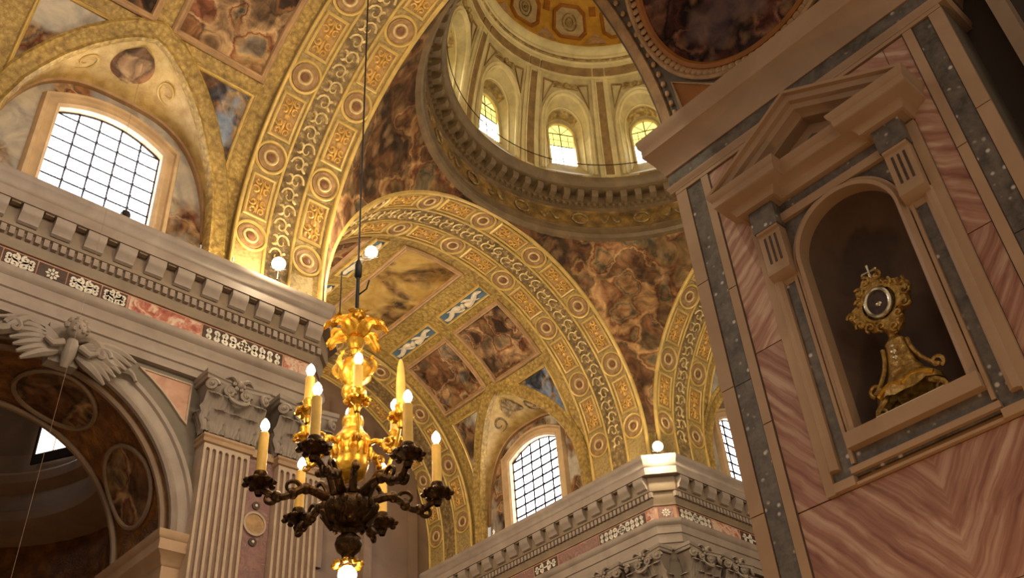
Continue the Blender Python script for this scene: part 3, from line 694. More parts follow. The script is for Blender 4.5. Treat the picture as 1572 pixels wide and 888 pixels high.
we_ = MB(); we_.add([(2.6, YL+.05, Z0), (2.6, YR-.05, Z0), (2.6, YR-.05, 1.55), (2.6, YL+.05, 1.55)], [(0, 1, 2, 3)]); struct('wall_end', we_, 'transept_wall', 'end wall of the far arm')
# opposite-hand walls (nave side of the near chapel, and the piers behind it)
X = .5246; JY0, JY1 = .089, .3246                 # near pier: face x = X, from the aisle edge to the nave edge
OCX, OCZ, OCR, OCV, OCL = .262, .606, .2626, .214, .41    # wide, flattened near arch; OCL = its reach on the other side
def near_top(a): return OCZ+OCV*sqrt(max(0, 1-((a-OCX)/(OCR if a > OCX else OCL))**2))
wr = MB(); cols = [-.6, -.3, OCX-OCL]+[OCX-(OCL if k < 16 else OCR)*cos(pi*k/32) for k in range(1, 32)]+[OCX+OCR, .6, XN-CH]
for a, b in zip(cols, cols[1:]):
    mid = (a+b)/2; inside = OCX-OCL < mid < OCX+OCR; z0a = near_top(a) if inside else Z0; z0b = near_top(b) if inside else Z0
    for y in (JY1, JY0): wr.add([(a, y, z0a), (b, y, z0b), (b, y, 1.02), (a, y, 1.02)], [(0, 1, 2, 3)])
wr.add([(XN-CH, YR, Z0), (XN, YR-CH, Z0), (XN, -.3, Z0), (XN-CH, YR, 1.08), (XN, YR-CH, 1.08), (XN, -.3, 1.08)], [(0, 1, 4, 3), (1, 2, 5, 4)])
wr.add([(XF+CH, YR, Z0), (XF, YR-CH, Z0), (XF, -.3, Z0), (XF+CH, YR, 1.08), (XF, YR-CH, 1.08), (XF, -.3, 1.08), (2.6, YR, Z0), (2.6, YR, 1.02)], [(0, 1, 4, 3), (1, 2, 5, 4), (6, 0, 3, 7)])
struct('wall_right', wr, 'greyplaster', 'plastered nave wall above the near chapel arch')

# ------------------------------------------------------------------ entablatures
ARCHI = [(0, .80), (.008, .80), (.008, .812), (.0105, .8135), (.0105, .832), (.013, .8335), (.013, .850), (.016, .853), (.018, .858), (.018, .864), (0, .864)]
FRIEZE = [(0, .864), (.006, .864), (.006, .897), (0, .897)]
BED = [(0, .897), (.009, .897), (.009, .903), (.0125, .909), (.0125, .9245), (.0175, .9265), (.019, .931), (.019, .962), (0, .962)]
CORONA = [(0, .958), (.0335, .958), (.0335, .974), (.036, .977), (.0365, .984), (.0395, .990), (.0410, .993), (.0410, 1.0), (0, 1.0)]
dm_ = MB(); dm_.box((-.0036, -.0185, .9125), (.0036, -.0115, .9240)); DENT = dm_.mesh('dentil', 'entab')
mo = MB(); prof = [(.017, .934), (.0205, .931), (.0245, .933), (.026, .939), (.030, .943), (.0325, .948), (.0325, .957), (.017, .957)]
mo.rings([[(x, -d, z) for d, z in prof] for x in (-.0135, -.012, .012, .0135)]); MODI = mo.mesh('bracket', 'entab')
cf = MB(); cf.box((-.006, -.030, .9555), (.006, -.022, .9585)); COFF = cf.mesh('soffit_panel', 'entab_soffit')
def entablature(path, name, label, runs):
    a = MB(); a.sweep(path, ARCHI, lambda u, v, h: (u, v, h)); root = struct(name, a, 'entab', label)
    f = MB(); f.sweep(path, FRIEZE, lambda u, v, h: (u, v, h)); obj('frieze', f, 'pink_plain', root)
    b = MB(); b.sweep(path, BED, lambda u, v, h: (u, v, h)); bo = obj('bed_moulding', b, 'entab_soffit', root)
    c = MB(); c.sweep(path, CORONA, lambda u, v, h: (u, v, h)); cn = obj('cornice', c, 'entab', root)
    for (p, q, ang) in runs:
        L = hypot(q[0]-p[0], q[1]-p[1]); n = int(L/.0114)
        rm = Matrix.Rotation(ang, 4, 'Z')
        for k in range(n):
            t = (k+.5)/n; inst('dentil', DENT, Matrix.Translation((lerp(p[0], q[0], t)*H, lerp(p[1], q[1], t)*H, EYE)) @ rm, bo)
        n = int(L/.0437)
        for k in range(n):
            t = (k+.5)/n; m4 = Matrix.Translation((lerp(p[0], q[0], t)*H, lerp(p[1], q[1], t)*H, EYE)) @ rm; inst('bracket', MODI, m4, cn)
            t = (k+1)/n
            if k < n-1: inst('soffit_panel', COFF, Matrix.Translation((lerp(p[0], q[0], t)*H, lerp(p[1], q[1], t)*H, EYE)) @ rm, cn)
    return root
EL = entablature([(XN, 1.951), (XN, YL+CH), (XN-CH, YL), (-.6, YL)], 'trim_20', 'long grey marble entablature with dentils on the nave wall', [((.12, YL), (XN-CH+.012, YL), 0)])
ER = entablature([(2.6, YL), (XF+CH, YL), (XF, YL+CH), (XF, 1.951)], 'trim_21', 'pale marble entablature turning the corner pier below the floodlight', [((XF+CH-.012, YL), (2.05, YL), 0), ((XF, YL+CH-.012), (XF, 1.945), -pi/2)])
# a plain entablature on the hidden side
eh = MB()
for prof in (ARCHI, FRIEZE, BED, CORONA): eh.sweep([(-.6, YR), (XN-CH, YR), (XN, YR-CH), (XN, -.3)], prof, lambda u, v, h: (u, v, h))
for prof in (ARCHI, FRIEZE, BED, CORONA): eh.sweep([(XF, -.3), (XF, YR-CH), (XF+CH, YR), (2.6, YR)], prof, lambda u, v, h: (u, v, h))
struct('trim_22', eh, 'entab', 'entablature above the near chapel arch')

# inlaid frieze panels
def scroll(mp, u0, u1, v0, v1, style, mb):
    """white scrolls and rosettes set in the dark frieze"""
    uc, vc = (u0+u1)/2, (v0+v1)/2; hu, hv = (u1-u0)/2, (v1-v0)/2
    wdt = .0016; pr = [(-wdt, 0), (-wdt, .0012), (wdt, .0012), (wdt, 0)]
    def curl(cu, cv, r, a0, turns, sg, w=1.0):
        pts = [(cu+r*(1-.75*k/16)*cos(a0+sg*turns*2*pi*k/16), cv+r*(1-.75*k/16)*sin(a0+sg*turns*2*pi*k/16)) for k in range(17)]
        mb.sweep(pts, [(x*w, y) for x, y in pr], mp)
    if style == 'rosette':
        for k in range(8):
            a = k*pi/4; mb.poly([(uc+hv*.85*(.3*cos(a)), vc+hv*.85*(.3*sin(a))), (uc+hv*.85*.72*cos(a-.33), vc+hv*.85*.72*sin(a-.33)), (uc+hv*.85*cos(a), vc+hv*.85*sin(a)), (uc+hv*.85*.72*cos(a+.33), vc+hv*.85*.72*sin(a+.33))], mp, 0, .0012)
        mb.poly([(uc+hv*.2*cos(a), vc+hv*.2*sin(a)) for a in span(0, 2*pi, 8)[:-1]], mp, 0, .0014)
    elif style == 'cross':
        for k in range(4):
            a = k*pi/2+pi/4; mb.poly([(uc+hv*.15*cos(a-.7), vc+hv*.15*sin(a-.7)), (uc+hv*.6*cos(a-.35), vc+hv*.6*sin(a-.35)), (uc+hv*.9*cos(a), vc+hv*.9*sin(a)), (uc+hv*.6*cos(a+.35), vc+hv*.6*sin(a+.35))], mp, 0, .0012)
        mb.sweep([(uc+hv*.95, vc), (uc, vc+hv*.95), (uc-hv*.95, vc), (uc, vc-hv*.95)], pr, mp, True)
        nn = max(1, int((hu-hv*1.1)/(hv*1.05)))
        for sg in (-1, 1):
            for k in range(nn):
                uk = uc+sg*(hv*1.1+(k+.5)*(hu-hv*1.1)/nn)
                for s2 in (-1, 1):
                    curl(uk, vc+s2*hv*.45, hv*.50*(1-.12*k), s2*pi/2*(1 if k % 2 else -1), 1.15, sg*s2*(1 if k % 2 else -1), 1.2)
                mb.poly([(uk-hv*.2, vc), (uk, vc-hv*.22), (uk+hv*.2, vc), (uk, vc+hv*.22)], mp, 0, .0012)
    else:
        for sg in (-1, 1):
            for s2 in (-1, 1):
                curl(uc+sg*hu*.35, vc+s2*hv*.45, hv*.48, s2*pi/2, 1.15, sg*s2, 1.3)
                curl(uc+sg*hu*.78, vc+s2*hv*.40, hv*.36, -s2*pi/2, 1.0, -sg*s2)
        mb.sweep([(uc-hu*.95, vc), (uc-hu*.5, vc+hv*.12), (uc, vc-hv*.1), (uc+hu*.5, vc+hv*.12), (uc+hu*.95, vc)], pr, mp)
def frieze_run(root, mp, segs):
    for a, b, mt, style in segs:
        p = MB(); p.poly([(a, .8675), (b, .8675), (b, .8935), (a, .8935)], mp, .004, .0075); po = obj('frieze_panel', p, mt, root)
        if style:
            sM = MB(); scroll(lambda u, v, h: mp(u, v, h+.0075), a+.002, b-.002, .8690, .8920, style, sM); obj('scroll_inlay', sM, 'white_inlay', po)
mL = lambda u, v, h: (u, YL-h, v); mT = lambda u, v, h: (XF-h, u, v)
frieze_run(EL, mL, [(.14, .216, 'dark_inlay', 'scroll'), (.218, .262, 'dark_inlay', 'scroll'), (.264, .302, 'dark_inlay', 'rosette'), (.304, .350, 'dark_inlay', 'scroll'), (.352, .388, 'dark_inlay', 'scroll'), (.392, .502, 'red_marble', None), (.506, .640, 'dark_inlay', 'cross'), (.644, .690, 'red_marble', None)])
frieze_run(ER, mL, [(1.592, 1.70, 'dark_inlay', 'cross'), (1.704, 1.80, 'red_marble', None), (1.804, 1.90, 'dark_inlay', 'scroll')])
frieze_run(ER, mT, [(1.195, 1.215, 'red_marble', None), (1.218, 1.352, 'dark_inlay', 'cross'), (1.356, 1.48, 'purple_marble', None), (1.484, 1.56, 'dark_inlay', 'scroll'), (1.564, 1.74, 'purple_marble', None), (1.744, 1.88, 'dark_inlay', 'cross')])
cm = lambda u, v, h: (XF+CH/2+u*.7071-h*.7071, YL+CH/2-u*.7071-h*.7071, v)
frieze_run(ER, cm, [(-.016, .016, 'purple_marble', 'rosette')])
# ------------------------------------------------------------------ chapel arch across the nave
av = MB(); arcp = [(CHX+CHR*cos(q), CHZ+CHR*sin(q)) for q in span(0, pi, 40)]
av.sweep(arcp, [(0, -.004), (0, .006), (-.004, .009), (-.009, .006), (-.013, .007), (-.022, .007), (-.024, .011), (-.029, .012), (-.032, .004), (-.032, -.004)], lambda u, z, h: (u, YL-h, z))
obj('archivolt', av, 'entab', WL)
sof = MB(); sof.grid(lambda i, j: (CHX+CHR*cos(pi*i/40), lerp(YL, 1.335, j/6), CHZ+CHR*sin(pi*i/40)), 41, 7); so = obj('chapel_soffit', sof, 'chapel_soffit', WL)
for sg in (-1, 1):
    j = MB(); j.add([(CHX+sg*CHR, YL, Z0), (CHX+sg*CHR, 1.335, Z0), (CHX+sg*CHR, 1.335, CHZ), (CHX+sg*CHR, YL, CHZ)], [(0, 1, 2, 3)]); obj('chapel_jamb', j, 'greyplaster', WL)
sm = lambda a, y, h: (CHX+(CHR-h)*cos(a), y, CHZ+(CHR-h)*sin(a))
for ca, nm in ((.50, 'oval_fresco'), (1.28, 'oval_fresco'), (pi-.5, 'oval_fresco')):
    ov = MB(); ov.grid(lambda i, j: sm(ca+(.27*j/4)*cos(2*pi*i/24), 1.25+(.055*j/4)*sin(2*pi*i/24), .002), 24, 5, True); oo = obj(nm, ov, 'fresco', WL)
    fr = MB(); fr.tube([sm(ca+.28*cos(w), 1.25+.057*sin(w), .003) for w in span(0, 2*pi, 28)], .0035, 6); obj('oval_frame', fr, 'chapel_ring', oo)
for y in (YL+.012, 1.32):
    fr = MB(); fr.tube([sm(a, y, .003) for a in span(.02, pi-.02, 40)], .005, 6); obj('soffit_moulding', fr, 'chapel_ring', WL)
# chapel behind the arch
DCX, DCY, DRR = CHX+.005, 1.335+.235, .245
cw = MB()
cw.grid(lambda i, j: (DCX+.30*cos(radians(-50+280*i/32)), DCY+.30*sin(radians(-50+280*i/32)), lerp(Z0, .79, j/2)), 33, 3)
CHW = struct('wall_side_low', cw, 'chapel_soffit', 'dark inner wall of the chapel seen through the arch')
rg = MB(); rg.lathe([(.30, .775), (.25, .785), (.238, .795), (.236, .812), (.246, .818), (.246, .850), (.236, .856), (.226, .862), (.222, .876), (.226, .882), (.25, .884), (.25, .93)], (DCX, DCY, 0), 56); obj('chapel_ring', rg, 'chapel_ring', CHW)
dl = MB(); dl.lathe([(.25, .93), (.245, 1.05), (.20, 1.16), (.12, 1.22), (.001, 1.24)], (DCX, DCY, 0), 56); obj('chapel_dome', dl, 'transept_wall', CHW)
for ph in (31, 121):
    pm = lambda u, z, h: (DCX+(.244-h)*cos(radians(ph)+u), DCY+(.244-h)*sin(radians(ph)+u), z)
    wn = MB(); wn.sweep([(.20, .925), (.20, 1.05), (-.20, 1.05), (-.20, .925)], [(-.02, 0), (-.02, .004), (0, .004), (0, 0)], lambda u, z, h: pm(u, z, h), True)
    wo = struct('window_%d' % (9 if ph == 31 else 10), wn, 'dark', 'small bright window inside the chapel dome' if ph == 31 else 'second window of the chapel dome')
    for a, b in ((-.2, -.07), (-.06, .06), (.07, .2)):
        p = MB(); p.grid(lambda i, j: pm(lerp(a, b, i/3), lerp(.925, 1.05, j), .0015), 4, 2); obj('pane', p, 'pane_chapel', wo)
# impost block of the arch
im = MB(); ip = [(CHX+CHR, 1.335), (CHX+CHR, YL), (.532, YL)]
im.sweep(ip[::-1], [(0, .46), (.002, .46), (.002, .485), (.005, .487), (.005, .495), (.003, .497), (.003, .520), (.006, .523), (.008, .530), (.016, .536), (.016, .550), (.019, .553), (.020, .561), (0, .561)], lambda u, v, h: (u, v, h)); obj('impost', im, 'cream', WL)
im = MB(); im.sweep([(CHX-CHR-.02, YL), (CHX-CHR, YL), (CHX-CHR, 1.335)][::-1], [(0, .487), (.005, .495), (.003, .520), (.016, .536), (.016, .550), (.020, .561), (0, .561)], lambda u, v, h: (u, v, h)); obj('impost', im, 'cream', WL)
# pink spandrel panels
for sg in (-1, 1):
    pts = [(CHX+sg*.212, .790)]+[(CHX+sg*.246*cos(q), CHZ+.246*sin(q)) for q in span(radians(35), radians(69), 10)][::1]
    pts = [(CHX+sg*.208, .789), (CHX+sg*.208, CHZ+.166)]+[(CHX+sg*.264*cos(q), CHZ+.264*sin(q)) for q in span(radians(41), radians(59.5), 10)]
    if sg < 0: pts = pts[::-1]
    p = MB(); p.poly(pts, lambda u, z, h: (u, YL-h, z), 0, .002); po = obj('spandrel_panel', p, 'pink_plain', WL)
    e = MB(); e.sweep(pts, [(-.0012, 0), (-.0012, .0035), (.0015, .0035), (.0015, 0)], lambda u, z, h: (u, YL-h, z), True); obj('spandrel_edge', e, 'fillet', po)
# carved cherub with wings over the keystone
KX, KZ = .322, .772
kr = empty('cherub_sculpture', (KX, YL-.02, KZ-.03), 'carved winged cherub with scrolls over the chapel arch keystone', 'sculpture')
b = MB(); b.ball((KX, YL-.040, KZ+.014), (.0125, .0125, .0145), 14, 10); b.ball((KX, YL-.052, KZ+.012), (.0022, .003, .003), 6, 5)
for s2 in (-1, 1): b.ball((KX+s2*.005, YL-.0505, KZ+.0165), (.0022, .0016, .0016), 6, 4); b.ball((KX+s2*.006, YL-.049, KZ+.009), (.004, .004, .004), 6, 5)
b.tube([(KX, YL-.036, KZ+.004), (KX, YL-.034, KZ-.006), (KX, YL-.030, KZ-.020), (KX, YL-.022, KZ-.034)], [.005, .009, .009, .005], 10)
for s2 in (-1, 1): b.tube([(KX+s2*.011, YL-.034, KZ-.006), (KX+s2*.024, YL-.036, KZ-.014), (KX+s2*.034, YL-.036, KZ-.008)], [.0055, .0048, .0035], 8)
obj('cherub_body', b, 'capital', kr, (KX, YL-.02, KZ))
hr = MB()
for k in range(14):
    a = pi*k/13; hr.ball((KX+.0125*cos(a), YL-.038-.004*sin(k*2.1), KZ+.016+.013*sin(a)), .0048, 7, 5)
obj('hair', hr, 'capital', kr, (KX, YL-.02, KZ))
for s2 in (-1, 1):
    wg = MB()
    for k in range(7):
        L = .078-.006*k; dz = .010-.0080*k
        wg.tube([(KX+s2*(.012+L*w), YL-.024+.004*k*0, KZ-.004+dz*(.3+.7*w)+.012*sin(pi*w)*(1-.12*k)) for w in span(0, 1, 7)], [.003, .0060, .0072, .0072, .0066, .0056, .0042, .0020], 7)
    obj('wing', wg, 'capital', kr, (KX, YL-.02, KZ))
    sc_ = MB()
    pts = []
    for k in range(22):
        w = k/21; a = radians(62)-.02*0
        q = pi/2-s2*(.10+.42*w)
        pts.append((CHX+.012+(.222+.010*sin(w*9))*cos(q), YL-.020-.006*sin(w*5), CHZ+(.222+.008*sin(w*9))*sin(q)))
    sc_.tube(pts, [.003+.006*sin(pi*min(1, k/21*1.05)) for k in range(22)], 7)
    ce = pts[8]; sc_.tube([(ce[0]+.012*(1-w)*cos(7*w)*s2, ce[1]-.006, ce[2]-.006+.012*(1-w)*sin(7*w)) for w in span(0, .95, 14)], .0032, 6)
    obj('drapery_scroll', sc_, 'capital', kr, (KX, YL-.02, KZ))
kb = MB(); kb.poly([(KX-.020, .745), (KX+.018, .745), (KX+.026, .800), (KX-.028, .800)], lambda u, z, h: (u, YL-h, z), 0, .018); obj('keystone', kb, 'capital', kr, (KX, YL-.02, KZ))

# ------------------------------------------------------------------ pilasters with leafy capitals
PW = .035                                         # half width of a pilaster
def leaf_mesh(w, h, curl):
    """acanthus leaf standing against the bell: x across, -y outwards, z up"""
    m = MB(); nu, nv = 8, 9
    def f(i, j):
        v = j/nv; u = i/nu*2-1
        wid = w*(.55+.55*sin(pi*min(1, v*1.05)*.85))*(1+.16*cos(v*22))*(1 if v < .9 else .75)
        out = curl*(v**2.6)*1.0+.002*(1-u*u)+.0014*abs(sin(u*6))
        z = h*v if v < .8 else h*(.8+.12*sin((v-.8)/.2*pi*.9))
        return (u*wid, -out, z)
    m.grid(f, nu+1, nv+1)
    return m.mesh('acanthus_leaf', 'capital')
LEAF1, LEAF2 = leaf_mesh(.0125, .036, .013), leaf_mesh(.0125, .060, .018)
vo = MB()
vo.tube([(.0085*(1-.78*w)*cos(w*11), -.0030*w, .0085*(1-.78*w)*sin(w*11)) for w in span(0, 1, 34)], [.0034*(1-.35*w) for w in span(0, 1, 34)], 6)
vo.ball((0, -.004, 0), .0030, 8, 6); VOL = vo.mesh('volute', 'capital')
fw_ = MB(); fw_.ball((0, -.004, 0), (.005, .005, .006), 10, 8)
for k in range(6): fw_.ball((.0075*cos(k*pi/3), -.002, .0075*sin(k*pi/3)), (.0038, .003, .0038), 7, 5)
for s2 in (-1, 1): fw_.tube([(s2*(.004+.018*w), -.002-.002*sin(3*w), .003+.006*sin(3*w)) for w in span(0, 1, 6)], [.002, .0032, .0034, .003, .0022, .0016, .0006], 5)
FLOWER = fw_.mesh('fleuron', 'capital')
gl = MB(); gl.tube([(.016*cos(pi+pi*w), -.004-.003*sin(pi*w), -.012*sin(pi*w)) for w in span(0, 1, 12)], [.0012+.0026*sin(pi*w) for w in span(0, 1, 12)], 6); GARL = gl.mesh('garland', 'capital')
def flute_face(mb, hw, z0, z1, n=7):
    """face with n recessed flutes with round heads; front plane y=0, recess at y=+.0035"""
    pitch = 2*hw/(n+.35); fw = pitch*.30
    cs = [-hw]+[x for k in range(n) for x in [(-hw+pitch*(k+.675)+fw*c) for c in (-1, -.7, 0, .7, 1)]]+[hw]
    cen = [-hw+pitch*(k+.675) for k in range(n)]
    def ht(u):
        for c in cen:
            if abs(u-c) < fw+1e-9: return z1-.010-fw+fw*sqrt(max(0, 1-((u-c)/fw)**2))
        return None
    for a, b in zip(cs, cs[1:]):
        m = (a+b)/2
        if ht(m) is None: mb.add([(a, 0, z0), (b, 0, z0), (b, 0, z1), (a, 0, z1)], [(0, 1, 2, 3)])
        else:
            ta, tb = ht(a), ht(b); mb.add([(a, 0, ta), (b, 0, tb), (b, 0, z1), (a, 0, z1), (a, .004, ta), (b, .004, tb)], [(0, 1, 2, 3), (0, 4, 5, 1)])
    for c in cen:
        for s2 in (-1, 1): mb.add([(c+s2*fw, 0, z0), (c+s2*fw, .004, z0), (c+s2*fw, .004, ht(c+s2*fw)), (c+s2*fw, 0, ht(c+s2*fw))], [(0, 1, 2, 3)])
def pilaster_meshes():
    D = .025
    sh = MB(); flute_face(sh, PW, Z0, .698); sh.add([(-PW, 0, Z0), (-PW, D, Z0), (-PW, D, .698), (-PW, 0, .698), (PW, 0, Z0), (PW, D, Z0), (PW, D, .698), (PW, 0, .698)], [(0, 1, 2, 3), (4, 5, 6, 7)])
    fg = MB(); fg.add([(-PW, .0039, Z0), (PW, .0039, Z0), (PW, .0039, .697), (-PW, .0039, .697)], [(0, 1, 2, 3)])
    nk = MB(); nk.sweep([(-PW, D), (-PW, 0), (PW, 0), (PW, D)][::-1], [(0, .694), (.003, .695), (.004, .699), (.002, .7015), (.004, .704), (.004, .707), (0, .708)], lambda u, v, h: (u, v, h))
    be = MB()
    rr = []
    for z, g in ((.707, -.002), (.72, -.003), (.75, -.001), (.775, .005), (.786, .010)):
        rr.append([(-PW-g, D, z), (-PW-g, -g, z), (PW+g, -g, z), (PW+g, D, z)])
    be.rings(rr)
    ab = MB(); pth = [(-PW-.014, D), (-PW-.014, -.013), (-PW*.5, -.008), (0, -.007), (PW*.5, -.008), (PW+.014, -.013), (PW+.014, D)]
    ab.sweep(pth[::-1], [(0, .786), (.001, .787), (.001, .7915), (.003, .793), (.0035, .7995), (0, .7995)], lambda u, v, h: (u, v, h)); ab.add([(x, y, .7865) for x, y in pth], [tuple(range(len(pth)))])
    return [(sh.mesh('shaft', 'fillet'), 'shaft'), (fg.mesh('flute_ground', 'flute'), 'flute_ground'), (nk.mesh('necking', 'cream'), 'necking'), (be.mesh('capital_bell', 'capital'), 'capital'), (ab.mesh('abacus', 'capital'), 'abacus')]
PMESH = pilaster_meshes()
def pilaster(x, y, ang, label, group=None):
    """front face centred at plan point x, y; local -y is the outward direction"""
    r = empty('pilaster', (x, y, Z0), label, 'pilaster', group)
    base = Matrix.Translation((x*H, y*H, EYE)) @ Matrix.Rotation(ang, 4, 'Z')
    cap = None; sh = None
    for me, nm in PMESH:
        o = inst(nm, me, base, cap if nm == 'abacus' else (sh if nm == 'flute_ground' else r))
        if nm == 'shaft': sh = o
        if nm == 'capital': cap = o
    def at(px, py, pz, extra=0): return base @ Matrix.Translation((px*H, py*H, pz*H)) @ Matrix.Rotation(extra, 4, 'Z')
    for k in (-1, 0, 1): inst('acanthus_leaf', LEAF1, at(k*.024, -.001, .709), cap)
    for k in (-1.5, -.5, .5, 1.5): inst('acanthus_leaf', LEAF2, at(k*.0235, .001, .711), cap)
    for s2 in (-1, 1):
        inst('volute', VOL, at(s2*(PW+.006), -.013, .777, s2*.5), cap); inst('volute', VOL, at(s2*.013, -.010, .776, 0), cap)
        inst('acanthus_leaf', LEAF1, at(s2*(PW+.002), .012, .709, s2*pi/2), cap)
    inst('fleuron', FLOWER, at(0, -.011, .7905), cap); inst('garland', GARL, at(s2*0, -.012, .768), cap)
    return r
YP = YL-.025; XP = XF-.025
pilaster(.559, YP, 0, 'fluted pilaster next to the chapel arch, carved capital behind the outer candle')
pilaster(.675, YP, 0, 'fluted pilaster directly behind the chandelier arms')
pilaster(XF+.054, YP, 0, 'corner pier pilaster under the floodlight, facing the nave')
pilaster(XF+.165, YP, 0, 'corner pier pilaster beside the near pier edge')
pilaster(XP, YL+.054, -pi/2, 'corner pier pilaster under the floodlight, facing the transept')
pilaster(XP, YL+.165, -pi/2, 'corner pier pilaster cut off by the lower picture edge')
# marble strip with round inlay between the pilasters
st = MB(); st.box((.5945, YL-.012, Z0), (.6395, YL, .70)); so_ = obj('marble_strip', st, 'purple_marble', WL)
ro = MB(); cz = .602; ro.sweep([(.617+.0155*cos(a), cz+.0155*sin(a)) for a in span(0, 2*pi, 24)[:-1]], [(-.002, 0), (-.002, .003), (.001, .003), (.001, 0)], lambda u, z, h: (u, YL-.012-h, z), True); rd = obj('round_inlay', ro, 'fillet', so_)
ro = MB(); ro.poly([(.617+.0145*cos(a), cz+.0145*sin(a)) for a in span(0, 2*pi, 24)[:-1]], lambda u, z, h: (u, YL-.012-h, z), 0, .0015); obj('inlay_disc', ro, 'rose', so_)
for dz in (-.026, .027):
    ro = MB(); ro.poly([(.617+.006*cos(a), cz+dz+.006*sin(a)) for a in span(0, 2*pi, 12)[:-1]], lambda u, z, h: (u, YL-.012-h, z), 0, .002); obj('inlay_knot', ro, 'dark_inlay', so_)
    ro = MB(); ro.ball((.617, YL-.0145, cz+dz), (.0022, .001, .0022), 8, 5); obj('inlay_stud', ro, 'white_inlay', so_)
cp = MB(); cp.box((.5945, YL-.016, .700), (.6395, YL, .712)); obj('strip_necking', cp, 'cream', WL)
for (a, b, y) in ((XF+.082, XF+.128, 0),):
    st = MB(); st.box((a, YL-.012, Z0), (b, YL, .70)); obj('marble_strip', st, 'red_marble', WF)
    st = MB(); st.box((XF-.012, YL+.082, Z0), (XF, YL+.128, .70)); obj('marble_strip', st, 'red_marble', WF)
# chapel arch of the far arm, only its top shows beside the near pier
ea = MB(); ea.sweep([(1.98+.19*cos(q), CHZ+.19*sin(q)) for q in span(pi/2, pi, 20)], [(0, 0), (0, .006), (-.02, .007), (-.03, .011), (-.03, 0)], lambda u, z, h: (u, YL-h, z)); obj('archivolt', ea, 'chapel_ring', WF)

# ------------------------------------------------------------------ near pier: inlaid marble jamb of the chapel arch
YC, NHW, NZ0, NSP = .2015, .037, .284, .4165       # niche
def J(y, z, h): return (X-h, y, z)
def ntop(y): return NSP+sqrt(max(0, NHW**2-(y-YC)**2))
pj = MB(); cols = [JY0, YC-NHW]+[YC-NHW*cos(pi*k/20) for k in range(1, 20)]+[YC+NHW, JY1]
for a, b in zip(cols, cols[1:]):
    m = (a+b)/2
    if abs(m-YC) < NHW:
        pj.add([J(a, Z0, 0), J(b, Z0, 0), J(b, NZ0, 0), J(a, NZ0, 0)], [(0, 1, 2, 3)]); pj.add([J(a, ntop(a), 0), J(b, ntop(b), 0), J(b, .62, 0), J(a, .62, 0)], [(0, 1, 2, 3)])
    else: pj.add([J(a, Z0, 0), J(b, Z0, 0), J(b, .62, 0), J(a, .62, 0)], [(0, 1, 2, 3)])
PIER = struct('wall_near', pj, 'cream', 'near pier faced with pink striped marble and speckled granite')
def jslab(name, y0, y1, z0, z1, h, mat, par=None):
    p = MB(); p.poly([(y1, z0), (y0, z0), (y0, z1), (y1, z1)], J, -.001, h); return obj(name, p, mat, par or PIER)
ZT = .5446
def stones(y0, y1, z0, z1, h, mat, n):
    zs = span(z0, z1, n)
    for k in range(n): jslab('stone_strip', y0, y1, zs[k]+.0004, zs[k+1]-.0004, h, mat)
stones(.3142, JY1, -.02, ZT, .0040, 'cream', 6); stones(.2925, .2992, -.02, ZT, .0040, 'cream', 5)
stones(.1118, .1185, -.02, ZT, .0040, 'cream', 5); stones(JY0, .0985, -.02, ZT, .0040, 'cream', 6)
jslab('stone_strip', JY0, JY1, ZT, .5505, .0042, 'cream')
for a, b in ((.2995, .3139), (.0988, .1115)):
    zs = span(-.02, ZT-.0008, 3)
    for k in range(3): jslab('granite_band', a, b, zs[k]+.0003, zs[k+1]-.0003, .0030, 'granite')
for a, b, z0, z1, mt in ((.2685, .2919, .372, .5435, 'pink_up'), (.1191, .1345, .372, .5435, 'pink_up'), (.2685, .2919, .2535, .3712, 'pink_dn'), (.1191, .1345, .2535, .3712, 'pink_dn'),
                         (.1191, .2919, .175, .2525, 'pink_dn'), (.1350, .2680, .470, .5435, 'pink_up')):
    jslab('pink_marble_panel', a, b, z0, z1, .0028, mt)
jslab('stone_strip', .1191, .2919, .158, .1742, .004, 'cream'); jslab('pink_marble_panel', .1191, .2919, -.02, .157, .0028, 'pink_dn')
for y in (.29215, .29925, .31405, .11875, .11165, .09865, .26825, .13475):  # thin dark slabs draw the shadow in the gaps between strips
    jslab('joint_shadow', y-.0005, y+.0005, -.02 if y not in (.26825, .13475) else .2530, ZT-.001 if y not in (.26825, .13475) else .475, .0034, 'dark_inlay')
# impost with granite frieze running round the pier
ipath = [(XN-CH, JY1), (X, JY1), (X, JY0), (XN-CH, JY0)]
for nm, prof, mt in (('impost_fillet', [(0, .5480), (.0045, .5480), (.0050, .5505), (.0062, .5525), (.0062, .5545), (0, .5545)], 'cream'),
                     ('granite_frieze', [(0, .5545), (.0042, .5545), (.0042, .5690), (0, .5690)], 'granite'),
                     ('impost_cornice', [(0, .5685), (.0055, .5685), (.0060, .5715), (.0150, .5905), (.0165, .5915), (.0165, .6000), (.0185, .603), (.0190, .6100), (0, .612)], 'cream')):
    m = MB(); m.sweep(ipath[::-1], [(o*-1 if False else o, z) for o, z in prof], lambda u, v, h: (u, v, h)); obj(nm, m, mt, PIER)
lj = MB(); lj.add([(OCX-OCL, JY0, Z0), (OCX-OCL, JY1, Z0), (OCX-OCL, JY1, OCZ), (OCX-OCL, JY0, OCZ)], [(0, 1, 2, 3)]); obj('arch_jamb', lj, 'cream', PIER)
